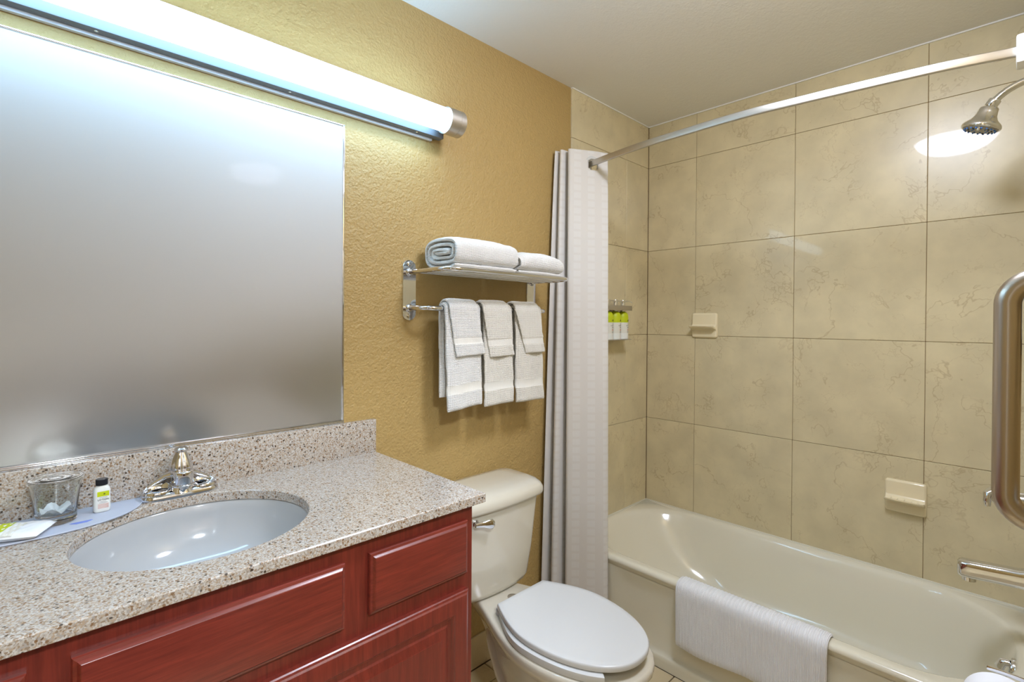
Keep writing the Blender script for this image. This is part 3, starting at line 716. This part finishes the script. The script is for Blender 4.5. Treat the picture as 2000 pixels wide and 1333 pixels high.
def drape(name, label, xt, xb, ybar, zbar, Rin, th, zf, zb, mat, band, seed, group, wav=.002, skew=0, slack=0):
    rc = Rin + th / 2; path = []
    nb = 16
    for k in range(nb): path.append((ybar + rc * 1.0, zb + (zbar - zb) * k / nb))
    for k in range(13): a = math.pi * k / 12; path.append((ybar + rc * math.cos(a), zbar + rc * math.sin(a)))
    nf = 44
    for k in range(1, nf + 1): path.append((ybar - rc - slack * math.sin(math.pi * k / nf * .9), zbar + (zf - zbar) * k / nf))
    back = (zbar - zb) + math.pi * rc
    def xr(s, S):
        f = max(0, min(1, (s - back) / max(.01, S - back)))
        return xt[0] + (xb[0] - xt[0]) * f, xt[1] + (xb[1] - xt[1]) * f
    rnd = random.Random(seed); ph = rnd.random() * 6
    def disp(x, s, S):
        f = max(0, (s - back) / max(.01, S - back)); bz = 0
        if band and band[0] < (S - s) < band[1] and s > back: bz = .0018
        rib = 0 if bz else .0012 * math.sin(x * 2 * math.pi / .0066 + .8 * noise.noise((x * 60, s * 40, seed)))
        return (wav * math.sin(x * 55 + ph) + .6 * wav * noise.noise((x * 30, s * 25, seed))) * (.3 + f) + bz * (1) + rib + .0004 * noise.noise((x * 400, s * 400, seed))
    S = sum(math.dist(path[i], path[i - 1]) for i in range(1, len(path)))
    t = thing(name, label, 'towel', ((xb[0] + xb[1]) / 2, ybar, min(zf, zb)), group)
    if band:
        rings, (i0, i1) = strip(name, path, xr, th, mat, None, 84, disp, (S - band[1], S - band[0]))
        # shift the hem: skewed bottom edge
        def sk(rg):
            for ri, r in enumerate(rg):
                f = max(0, ri / len(rg) - .5) * 2
                for j, p in enumerate(r):
                    r[j] = (p[0], p[1], p[2] + skew * f * (p[0] - (xb[0] + xb[1]) / 2))
        sk(rings)
        loft('cloth', rings[:i0 + 1], mat, t, cap1=False, smooth=70)
        loft('dobby_band', rings[i0:i1 + 1], 'dobby_band', t, cap0=False, cap1=False, smooth=70)
        loft('hem', rings[i1:], mat, t, cap0=False, smooth=70)
    else:
        o, _ = strip('cloth', path, xr, th, mat, t, 14, disp)
    return t
GH = 'hand towels hanging on the rack bar'; GW = 'washcloths draped over the hand towels'
drape('hand_towel', 'white folded hand towel hanging leftmost on the rack bar', (-1.470, -1.318), (-1.455, -1.3075), -.098, 1.378, .009, .014, 1.034, 1.075, 'terry_white', (.058, .085), 1, GH, .0025, .10)
drape('hand_towel', 'cream hand towel hanging in the middle of the rack bar', (-1.300, -1.160), (-1.2925, -1.1475), -.098, 1.378, .009, .014, 1.030, 1.08, 'terry_cream', (.058, .085), 2, GH, .002, .03)
drape('hand_towel', 'cream hand towel hanging rightmost on the rack bar beside the curtain', (-1.140, -.995), (-1.130, -.978), -.098, 1.378, .009, .014, 1.026, 1.08, 'terry_cream', (.058, .085), 3, GH, .002, .0)
drape('washcloth', 'small white washcloth draped over the leftmost hand towel', (-1.462, -1.340), (-1.432, -1.306), -.098, 1.378, .0245, .010, 1.216, 1.24, 'terry_white', (.042, .064), 4, GW, .002, .05)
drape('washcloth', 'small cream washcloth draped over the middle hand towel', (-1.312, -1.186), (-1.276, -1.156), -.098, 1.378, .0245, .010, 1.207, 1.24, 'terry_cream', (.042, .064), 5, GW, .002, .03)
drape('washcloth', 'small cream washcloth draped over the rightmost hand towel', (-1.152, -1.022), (-1.090, -.982), -.098, 1.378, .0245, .010, 1.214, 1.24, 'terry_cream', (.036, .056), 6, GW, .002, .02)
def folded(name, label, x0, x1, yc, z0, hy, hz, th, turns, mat, seed, group, sag=.0, ex=3.2):
    t = thing(name, label, 'towel', ((x0 + x1) / 2, yc, z0), group)
    zc = z0 + hz; path = []; N = int(turns * 44)
    for k in range(N + 1):
        a = 2 * math.pi * k / 44; tt = k / 44
        ry = hy - th / 2 - th * 1.06 * tt; rz = hz - th / 2 - th * 1.0 * tt
        ca, sa = math.cos(a - 2.3), math.sin(a - 2.3)
        y = ry * math.copysign(abs(ca) ** (2 / ex), ca); z = rz * math.copysign(abs(sa) ** (2 / ex), sa)
        path.append((yc + y, zc + z))
    def disp(x, s, S):
        return .0035 * noise.noise((x * 14, s * 9, seed)) + .0015 * noise.noise((x * 40, s * 30, seed + 3)) + .0009 * math.sin(x * 2 * math.pi / .008 + noise.noise((x * 50, s * 40, seed)))
    def xr(s, S):
        j = .004 * math.sin(s * 17 + seed); return x0 + j + .003, x1 + j * .6 - .003
    o, _ = strip('cloth', path, xr, th * .93, mat, t, 110, disp)
    # rounded droop of the top toward the ends
    for v in o.data.vertices:
        wz = v.co.z + WP[o].z; wx = v.co.x + WP[o].x; f = max(0, (wz - z0) / (2 * hz))
        u = abs((wx - (x0 + x1) / 2) / ((x1 - x0) / 2)); v.co.z -= sag * f * u ** 3
    return t
GB = 'folded bath towels on the rack shelf'
folded('bath_towel', 'white rolled bath towel with spiral folded end on the left of the rack shelf', -1.495, -1.205, -.118, 1.5035, .098, .062, .0165, 3.3, 'terry_fold', 1, GB, .008)
folded('bath_towel', 'white folded bath towel on the right end of the rack shelf by the curtain', -1.200, -.950, -.118, 1.5035, .100, .053, .0165, 2.8, 'terry_fold', 7, GB, .020, 2.8)

# ------------------------------------------------------------------ curtain rod and curtain
ROD = [(-.660, YC + .03), (-.668, -1.43), (-.689, -1.35), (-.707, -1.26), (-.735, -1.05), (-.748, -.93), (-.757, -.84), (-.758, -.72), (-.752, -.61), (-.742, -.43), (-.715, -.25), (-.682, -.10), (-.664, -.03)]
RZ = 2.03
def smooth_path(pts, n):
    out = []
    for i in range(len(pts) - 1):
        p0 = Vector(pts[max(i - 1, 0)]); p1 = Vector(pts[i]); p2 = Vector(pts[i + 1]); p3 = Vector(pts[min(i + 2, len(pts) - 1)])
        for k in range(n):
            t = k / n; out.append(.5 * ((2 * p1) + (p2 - p0) * t + (2 * p0 - 5 * p1 + 4 * p2 - p3) * t * t + (-p0 + 3 * p1 - 3 * p2 + p3) * t ** 3))
    out.append(Vector(pts[-1])); return out
def curtain_rod():
    t = thing('curtain_rod', 'curved flat satin metal shower curtain rod spanning above the tub', 'curtain rod', (-.70, YC / 2, RZ - .013))
    pts = smooth_path(ROD, 5); rings = []
    for i, p in enumerate(pts):
        a = pts[max(i - 1, 0)]; b = pts[min(i + 1, len(pts) - 1)]; d = (b - a).normalized(); nn = Vector((-d.y, d.x))
        rings.append([(p.x + nn.x * q[0], p.y + nn.y * q[0], RZ + q[1]) for q in rrect(-.006, .006, -.0125, .0125, .003, 0, 3)])
    loft('rod', rings, 'satin_rod', t, smooth=40)
    box('wall_bracket', (-.690, YC + .0065, RZ - .036), (-.630, YC + .082, RZ + .036), 'white_plastic', t, .005)
    box('wall_bracket', (-.690, -.034, RZ - .036), (-.638, -.0075, RZ + .036), 'white_plastic', t, .005)
curtain_rod()
def curtain():
    t = thing('shower_curtain', 'white woven shower curtain gathered beside the towel rack', 'curtain', (-.75, -.12, .1))
    # zigzag of the gathered folds, top and bottom (free end first)
    top = [(-.612, -.162), (-.635, -.150), (-.685, -.130), (-.735, -.111), (-.775, -.094), (-.785, -.082), (-.775, -.074), (-.72, -.078), (-.65, -.082), (-.615, -.078), (-.612, -.066), (-.66, -.060), (-.74, -.056), (-.788, -.052), (-.795, -.044), (-.782, -.038), (-.70, -.042), (-.625, -.042), (-.620, -.032), (-.70, -.026), (-.78, -.024), (-.802, -.018)]
    bot = [(-.728, -.262), (-.748, -.262), (-.785, -.222), (-.815, -.180), (-.842, -.150), (-.850, -.138), (-.842, -.128), (-.80, -.132), (-.76, -.136), (-.742, -.128), (-.742, -.112), (-.775, -.104), (-.84, -.096), (-.868, -.088), (-.874, -.076), (-.862, -.068), (-.80, -.072), (-.748, -.070), (-.746, -.054), (-.80, -.044), (-.870, -.036), (-.885, -.026)]
    A = smooth_path(top, 6); B = smooth_path(bot, 6); n = len(A)
    z1, z0 = 2.086, .115; nz = 110; V = []; UV = []; F = []
    s = [0.0]
    for i in range(1, n): s.append(s[-1] + (A[i] - A[i - 1]).length)
    for k in range(nz + 1):
        z = z1 - .005 * k if k <= 24 else z1 - .12 - (z1 - .12 - z0) * (k - 24) / (nz - 24); f = (z1 - z) / (z1 - z0); g = f ** .8
        for i in range(n):
            p = A[i].lerp(B[i], g)
            w_ = .004 * noise.noise((s[i] * 7, z * 2.2, 1.3)) * min(1, f * 4) + .0012 * (abs(((z / .19) % 1) - .5) > .47)
            V.append((p.x - w_, p.y - w_, z + (.004 * noise.noise((s[i] * 9, 0, 0)) if k == 0 else 0))); UV.append((s[i] * 1.25, z))
    for k in range(nz):
        for i in range(n - 1):
            cq = (Vector(V[k * n + i]) + Vector(V[(k + 1) * n + i + 1])) / 2
            if i < 30 and (cq - Vector((-.684, -.131, RZ - .006))).length < .027: continue
            F.append((k * n + i, k * n + i + 1, (k + 1) * n + i + 1, (k + 1) * n + i))
    o = mk('cloth', V, F, 'curtain_cloth', t, 180, UV)
    md = o.modifiers.new('thickness', 'SOLIDIFY'); md.thickness = .0012; md.offset = 0
    for x, y in ((-.684, -.1312), (-.682, -.0795), (-.682, -.0585), (-.682, -.0415)):
        lathe('grommet', [(.026, -.002), (.038, -.002), (.041, .001), (.039, .005), (.029, .005), (.026, .002), (.026, -.002)], (x, y, RZ - .006), (-.36, -.93, 0) if y < -.1 else (0, -1, 0), 'grommet_plastic', t, 32, cap0=False, cap1=False)
curtain()

# ------------------------------------------------------------------ shower fittings
def shower():
    x = -.36; yw = YC + .006
    t = thing('overhead_shower', 'chrome shower head with blue nozzles on a curved wall arm', 'shower head', (x, yw, 1.93))
    arm = smooth_path([(x, yw - .002, 2.062), (x, -1.485, 2.062), (x, -1.45, 2.054), (x, -1.425, 2.044), (x, -1.405, 2.031), (x, -1.388, 2.015)], 6)
    sweep('arm', arm, .0105, 'chrome', t, 16)
    lathe('flange', [(.03, 0), (.029, .004), (.018, .010), (.011, .012)], (x, yw, 2.062), (0, 1, 0), 'chrome', t, 28)
    d = Vector((0, .55, -.83)).normalized(); c0 = Vector((x, -1.389, 2.016))
    lathe('collar', [(.0125, -.004), (.0155, -.003), (.016, 0), (.016, .016), (.0145, .019), (.010, .020)], c0, d, 'chrome', t, 12)
    ax = Vector((0, .32, -.95)).normalized(); c1 = Vector((x, -1.378, 1.998))
    h = lathe('head', [(.010, -.004), (.021, .0), (.0235, .004), (.0245, .014), (.027, .026), (.033, .037), (.041, .045), (.0465, .051), (.0485, .057), (.0475, .062), (.045, .064), (.0435, .0632)], c1, ax, 'chrome', t, 48)
    lathe('spray_face', [(.0432, .0625), (.041, .066), (.03, .0675), (.001, .068)], c1, ax, 'grey_face', h, 40)
    _, a, b = frame(ax); rnd = random.Random(2)
    for ring_r, cnt, mt in ((.037, 18, 'blue_nozzle'), (.028, 9, 'dark_rubber'), (.019, 8, 'blue_nozzle')):
        for k in range(cnt):
            an = 2 * math.pi * k / cnt; p = c1 + ax * .0662 + (a * math.cos(an) + b * math.sin(an)) * ring_r
            lathe('nozzle', [(.0027, 0), (.0024, .003), (.0012, .0042)], p, ax, mt, h, 8)
    lathe('selector', [(.0045, 0), (.004, .01), (.003, .012)], c1 + ax * .064 + Vector((0, -.0, 0)) - a * 0 + b * .036, ax, 'chrome', h, 12)
    # tub spout
    sp = thing('tub_spout', 'long flat chrome bathtub spout on the shower wall', 'spout', (x, yw, .55))
    rings = []
    for y, hw, zb, zt in ((yw, .026, .558, .618), (-1.47, .026, .559, .615), (-1.455, .024, .558, .610), (-1.40, .0235, .554, .605), (-1.35, .024, .549, .601), (-1.329, .023, .548, .599), (-1.321, .019, .550, .597), (-1.318, .011, .556, .592)):
        rings.append([(x + p[0], y, p[1]) for p in rrect(-hw, hw, zb, zt, min(.012, (zt - zb) * .45), 0, 5)])
    b_ = loft('spout_body', rings, 'chrome', sp, smooth=50)
    lathe('outlet', [(.017, .004), (.017, -.010), (.014, -.011)], (x, -1.345, .5485), (0, 0, 1), 'chrome', b_, 24)
    # mixer valve
    v = thing('shower_valve', 'chrome shower mixer valve with lever behind the grab bar', 'valve', (x, yw, .72))
    lathe('escutcheon', [(.085, 0), (.085, .004), (.080, .008), (.03, .014)], (x, yw, .812), (0, 1, 0), 'chrome', v, 40)
    b_ = lathe('handle_body', [(.028, .008), (.027, .05), (.024, .085), (.022, .112), (.018, .118), (.001, .12)], (x, yw, .812), (0, 1, 0), 'chrome', v, 28)
    sweep('lever', [(x, -1.40, .815), (x - .004, -1.392, .83), (x - .012, -1.386, .822), (x - .018, -1.384, .80), (x - .018, -1.386, .785)], [.013, .014, .012, .010, .007], 'chrome', b_, 12)
    # grab bar
    g = thing('grab_bar', 'brushed steel vertical grab bar with bent ends on the right wall', 'grab bar', (-1.445, YC, .98))
    gx, gy = -1.445, -1.4435
    pth = fillet([(gx, YC, 1.4035), (gx, gy, 1.4035), (gx, gy, 1.052), (gx, YC, 1.052)], .045, 12)
    sweep('bar', pth, .0152, 'brushed_bar', g, 24)
    for z in (1.4035, 1.052): lathe('flange', [(.038, 0), (.038, .004), (.032, .007), (.017, .009)], (gx, YC, z), (0, 1, 0), 'brushed_bar', g, 28)
    # toilet paper
    tx, ty, tz, tr_ = -1.29, -1.438, .629, .055
    h = thing('paper_holder', 'chrome toilet paper holder with a flat hood on the right wall', 'holder', (tx, YC, .6))
    box('wall_plate', (tx - .005, YC, tz - .02), (tx + .135, YC + .006, tz + .070), 'chrome', h, .002)
    box('guard_bar', (tx + .117, YC + .004, tz + .054), (tx + .121, -1.4165, tz + .062), 'chrome', h, .0012)
    sweep('spindle', [(tx - .004, ty, tz), (tx + .13, ty, tz)], .0075, 'chrome', h, 14)
    for q in (tx - .003, tx + .127): box('arm', (q, YC + .004, tz - .010), (q + .004, ty + .012, tz + .010), 'chrome', h, .0015)
    r_ = thing('toilet_paper_roll', 'white toilet paper roll at the lower right on the chrome holder', 'toilet paper', (tx + .06, ty, tz - tr_))
    lathe('paper', [(.02, .008), (tr_ - .002, .008), (tr_, .010), (tr_, .112), (tr_ - .002, .114), (.02, .114), (.02, .008)], (tx + .002, ty, tz), (1, 0, 0), 'tissue', r_, 48, cap0=False, cap1=False)
    lathe('core', [(.0192, .0085), (.0198, .0085), (.0198, .1135), (.0192, .1135), (.0192, .0085)], (tx + .002, ty, tz), (1, 0, 0), 'card_brown', r_, 32, cap0=False, cap1=False)
shower()
def soap_dish(label, y0, y1, z0, z1, lipf):
    yc = (y0 + y1) / 2; hw = abs(y1 - y0) / 2; zc = (z0 + z1) / 2; hz = (z1 - z0) / 2
    t = thing('soap_dish', label, 'soap dish', (0, yc, z0), 'ceramic soap dishes on the tub wall')
    rings = []
    for ins, x in ((0, -.0002), (0, -.006), (.003, -.010), (.006, -.012), (.009, -.0125)):
        rings.append([(x, yc + p[0], zc + p[1]) for p in rrect(-hw + ins, hw - ins, -hz + ins, hz - ins, max(.003, .010 - ins), 0, 4)])
    loft('back_plate', rings, 'soap_ceramic', t, smooth=50)
    # curved tray: profile in x-z swept along y with rounded ends
    pr = [(-.010, .020), (-.0135, .010), (-.020, .003), (-.032, -.001), (-.046, .001), (-.055, .0065), (-.0585, .0065), (-.0585, .003), (-.050, -.004), (-.034, -.0085), (-.020, -.011), (-.013, -.016), (-.010, -.022)]
    zt = zc - .008; rings = []
    for u, f in ((-1, .80), (-.99, .90), (-.95, .97), (-.85, 1), (-.4, 1.03), (0, 1.04), (.4, 1.03), (.85, 1), (.95, .97), (.99, .90), (1, .80)):
        rings.append([(-.010 + (x + .010) * f, yc + u * hw * .95, zt + z) for x, z in pr])
    tr = loft('tray', rings, 'soap_ceramic', t, smooth=50)
    for k in range(5):
        yy = yc + (k - 2) * hw * .32
        sweep('rib', [(-.019, yy, zt + .003), (-.032, yy, zt - .0005), (-.048, yy, zt + .0025)], [.0012, .0026, .0014], 'soap_ceramic', tr, 8)
soap_dish('cream ceramic soap dish high on the tile near the corner', -.268, -.398, 1.259, 1.384, 1)
soap_dish('cream ceramic soap dish low on the tile near the bathtub rim', -1.076, -1.205, .595, .722, 1)

# ------------------------------------------------------------------ pump bottles in the wall bracket
def dispensers():
    xs = (-.437, -.371, -.305); yb = -.046
    t = thing('bottle_bracket', 'brushed steel wall bracket holding three pump bottles beside the curtain', 'bracket', (-.371, 0, 1.245))
    boxes('upper_bar', [((-.478, -.0785, 1.3935), (-.268, -.0755, 1.417)), ((-.478, -.0755, 1.414), (-.268, -.0065, 1.417)), ((-.478, -.010, 1.25), (-.268, -.0065, 1.414))], 'brushed_steel', t, .0005)
    box('lower_tray', (-.478, -.078, 1.246), (-.268, -.0065, 1.2495), 'brushed_steel', t, .0008)
    names = (('CONDITIONER', 'lime and white conditioner pump bottle nearest the curtain'), ('SHAMPOO', 'lime and white shampoo pump bottle in the middle of the bracket'), ('BODY WASH', 'lime and white body wash pump bottle at the right of the bracket'))
    for x, (tx, lab) in zip(xs, names):
        b = thing('pump_bottle', lab, 'bottle', (x, yb, 1.25), 'pump bottles in the shower bracket')
        z = 1.2496; rings = []
        def ell(f, h): return [(x + .0305 * f * math.cos(a), yb + .0285 * f * math.sin(a), z + h) for a in [2 * math.pi * k / 36 for k in range(36)]]
        loft('bottle_base', [ell(.92, 0), ell(.99, .002), ell(1, .005), ell(1, .031)], 'lotion_white', b, smooth=50)
        body = loft('label_sleeve', [ell(1.001, .031), ell(1.004, .032), ell(1.004, .083), ell(1.001, .084)], 'label_white', b, smooth=50)
        loft('lime_shoulder', [ell(1.002, .084), ell(1.002, .108), ell(.97, .118), ell(.88, .127), ell(.7, .134), ell(.42, .139), ell(.36, .1405)], 'lime_label', b, smooth=60)
        pm = lathe('pump_collar', [(.0115, .1405), (.0115, .158)], (x, yb, z), (0, 0, 1), 'chrome', b, 24)
        lathe('pump_head', [(.0125, .1675), (.0125, .1945), (.0115, .1965), (.001, .197)], (x, yb, z), (0, 0, 1), 'chrome', b, 24)
        lathe('pump_stem', [(.0085, .157), (.0085, .168)], (x, yb, z), (0, 0, 1), 'chrome', b, 20)
        d = Vector((.92, -.38, 0)).normalized(); p0 = Vector((x, yb, z + .1915))
        sweep('nozzle', [p0 + d * .010, p0 + d * .03, p0 + d * .045 - Vector((0, 0, .002)), p0 + d * .056 - Vector((0, 0, .007))], [.0035, .003, .0027, .0022], 'chrome', b, 10)
        # print on the sleeve, facing the room toward the tub front
        def wrap(me_obj): return me_obj
        an0 = R(-72)
        def onlabel(name, s, size, hz, mat):
            r = .0312
            o_ = textmesh(name, s, size, mat, body, Matrix.Identity(4), .0001)
            base = WP[o_]
            nb = Vector((x, yb, z))
            vs = [(v.co + base) for v in o_.data.vertices]
            new = []
            for v in vs:
                a = an0 + v.x / .030; rr = 1.006 + v.z * 30 * .01
                new.append(Vector((x + .0305 * 1.012 * math.cos(a), yb + .0285 * 1.012 * math.sin(a), z + hz + v.y)))
            for v, p in zip(o_.data.vertices, new): v.co = p
            o_.location = -WP[body]; WP[o_] = Vector((0, 0, 0))
        onlabel('label_text', tx, .0078 if len(tx) < 8 else .0062, .068, 'ink_dark')
        def bar(hz, a0, a1, hh, mat):
            V = []; F = []
            for k in range(7):
                a = an0 + a0 + (a1 - a0) * k / 6
                for q in (-1, 1): V.append((x + .0305 * 1.01 * math.cos(a), yb + .0285 * 1.01 * math.sin(a), z + hz + q * hh))
            for k in range(6): F.append((2 * k, 2 * k + 2, 2 * k + 3, 2 * k + 1))
            mk('label_line', V, F, mat, body, 0)
        bar(.0755, -.22, .22, .0009, 'ink_grey'); bar(.0605, -.35, .45, .0007, 'ink_dark'); bar(.057, -.3, .4, .0007, 'ink_grey')
        for q in range(4): bar(.0515 - q * .0028, -.35, .42, .0006, 'ink_red')
        for q in range(4): bar(.0395 - q * .0018, -.4, .45, .0004, 'ink_grey')
        bar(.0925, -.35, .35, .0022, 'ink_olive'); bar(.097, -.2, .2, .0016, 'ink_olive')
dispensers()

# ------------------------------------------------------------------ towel mat over the tub edge
def bath_mat():
    t = thing('bath_mat', 'white terry bath mat folded over the front edge of the bathtub', 'bath mat', (TX, -.81, .14))
    ys0, ys1 = -.562, -1.052
    prof = [(-.640, .305), (-.646, .33), (-.653, .3475), (-.664, .3605), (-.68, .3655), (-.70, .3655), (-.716, .3605), (-.726, .349), (-.730, .33)]
    down = [(-.730 - .0015 * k / 16, .33 - (.33 - .135) * k / 16) for k in range(1, 17)]
    path = smooth_path(prof, 4) + [Vector(p) for p in down]
    n = len(path); th = .011; ny = 150; rings = []
    S = [0.0]
    for i in range(1, n): S.append(S[-1] + (path[i] - path[i - 1]).length)
    for i in range(n):
        a = path[max(i - 1, 0)]; b = path[min(i + 1, n - 1)]; d = (b - a).normalized(); nn = Vector((d.y, -d.x)) if False else Vector((-d.y, d.x))
        if nn.y < 0 and i < n * .4: nn = -nn
        if i >= n * .4 and nn.x > 0: nn = -nn
        e = min(1, .35 + min(S[i], S[-1] - S[i]) / .006); ring = []
        us = [0, .006, .02] + [.02 + .96 * k / ny for k in range(1, ny)] + [.98, .994, 1]
        f = max(0, (S[i] - .12) / (S[-1] - .12))
        for sg, lst in ((1, us), (-1, us[::-1])):
            for u in lst:
                y = ys0 + (ys1 - ys0) * u + (-.004 * f if u < .5 else 0)
                hh = th / 2 * e * min(1, .4 + min(u, 1 - u) * .49 / .012 * .6)
                wv = (.006 * max(0, noise.noise((y * 9, S[i] * 8, 2.2))) + .003 * abs(math.sin(y * 14 + S[i] * 6))) * f
                q = path[i] + nn * (hh * sg + wv + .0011 * math.sin(y * 2 * math.pi / .0125 + noise.noise((y * 30, S[i] * 20, 0))))
                ring.append((q.x, y, q.y - .012 * f * (1 - u) * 0 - .006 * f * math.sin(u * 9)))
        rings.append(ring)
    loft('cloth', rings, 'terry_mat', t, smooth=70)
bath_mat()

# ------------------------------------------------------------------ door casing, picture and the kitchen beyond (seen in the mirror)
dr = boxes('door_1', [((DX1 - .0, YC, 0), (DX1 + .075, YC + .016, DH + .07)), ((DX0 - .075, YC, 0), (DX0, YC + .016, DH + .07)), ((DX0, YC, DH), (DX1, YC + .016, DH + .07)),
    ((DX1 - .012, YC - .12, 0), (DX1 + .0, YC + .016, DH)), ((DX0, YC - .12, 0), (DX0 + .012, YC + .016, DH)), ((DX0 + .012, YC - .12, DH - .012), (DX1 - .012, YC + .016, DH))], 'door_white', None, .002); tag(dr, kind='structure')
pc = thing('framed_picture', 'framed picture with pale mat on the wall opposite the mirror', 'picture', (-1.12, YC, 1.29))
boxes('frame', [((-1.40, YC + .0005, 1.29), (-1.375, YC + .025, 1.885)), ((-.86, YC + .0005, 1.29), (-.835, YC + .025, 1.885)), ((-1.375, YC + .0005, 1.29), (-.86, YC + .025, 1.315)), ((-1.375, YC + .0005, 1.86), (-.86, YC + .025, 1.885))], 'frame_wood', pc, .003)
box('mat_board', (-1.375, YC + .0005, 1.315), (-.86, YC + .01, 1.86), 'picture_mat', pc)
box('print', (-1.275, YC + .01, 1.41), (-.96, YC + .0115, 1.785), 'picture_art', pc)
KX0, KX1 = -4.2, -1.2
k1 = box('wall_kitchen_back', (KX0, KY - .1, -.004), (KX1, KY, CEIL), 'kitchen_paint'); tag(k1, kind='structure')
k2 = box('wall_kitchen_left', (KX0 - .1, KY, -.004), (KX0, YC - .12, CEIL), 'kitchen_paint'); tag(k2, kind='structure')
k3 = box('wall_kitchen_right', (KX1, KY, -.004), (KX1 + .1, YC - .12, CEIL), 'kitchen_paint'); tag(k3, kind='structure')
k4 = box('ceiling_kitchen', (KX0 - .1, KY - .1, CEIL), (KX1 + .1, YC - .12, CEIL + .1), 'ceiling_paint'); tag(k4, kind='structure')
dome_light(-2.45, -2.35, .2, 'kitchen_fill_glow', 'added dome fill light in the kitchen beyond the door')  # unseen lamp, added to send fill light through the doorway
def kcab(name, label, x0, x1, y1, z0, z1):   # panelled cabinet
    t = thing(name, label, 'cabinet', ((x0 + x1) / 2, KY, z0))
    wd = 'kitchen_wood_light' if z0 > 1 else 'kitchen_wood'
    box('body', (x0, KY + .001, z0), (x1, y1 - .02, z1), wd, t, .001)
    rings = []
    for ins, y in ((.003, y1 - .0199), (.003, y1 - .002), (.006, y1), (.055, y1), (.062, y1 - .006), (.075, y1 - .006), (.09, y1 - .001)):
        rings.append([(x0 + ins, y, z0 + ins), (x1 - ins, y, z0 + ins), (x1 - ins, y, z1 - ins), (x0 + ins, y, z1 - ins)])
    loft('door', rings, wd, t, smooth=20)
ux = [-3.62, -3.12, -2.62, -2.12, -1.55]
for k, (a, b) in enumerate(zip(ux[:-1], ux[1:])):
    kcab('wall_cabinet', ('wooden kitchen wall cabinet at the far left of the row', 'wooden kitchen wall cabinet second from the left above the counter', 'short wooden kitchen wall cabinet above the microwave', 'wooden kitchen wall cabinet at the right of the row')[k], a + .001, b - .001, KY + .33, 1.36 if k != 2 else 1.66, 2.05)
    kcab('base_cabinet', ('wooden kitchen base cabinet at the far left of the row', 'wooden kitchen base cabinet second from the left under the counter', 'wooden kitchen base cabinet below the microwave', 'wooden kitchen base cabinet at the right of the row')[k], a + .001, b - .001, KY + .6, .001, .868)
mwv = thing('microwave', 'black microwave oven under the short kitchen wall cabinet', 'microwave', (-2.37, KY, 1.36))
box('body', (-2.615, KY + .001, 1.36), (-2.125, KY + .36, 1.655), 'appliance_black', mwv, .005); box('window', (-2.58, KY + .3601, 1.40), (-2.27, KY + .363, 1.62), 'brushed_steel', mwv, .001)
box('kitchen_worktop', (-3.63, KY + .001, .87), (-1.54, KY + .63, .905), 'kitchen_counter', None, .003)
tag(bpy.data.objects['kitchen_worktop'], 'plain kitchen worktop over the base cabinets', 'worktop')
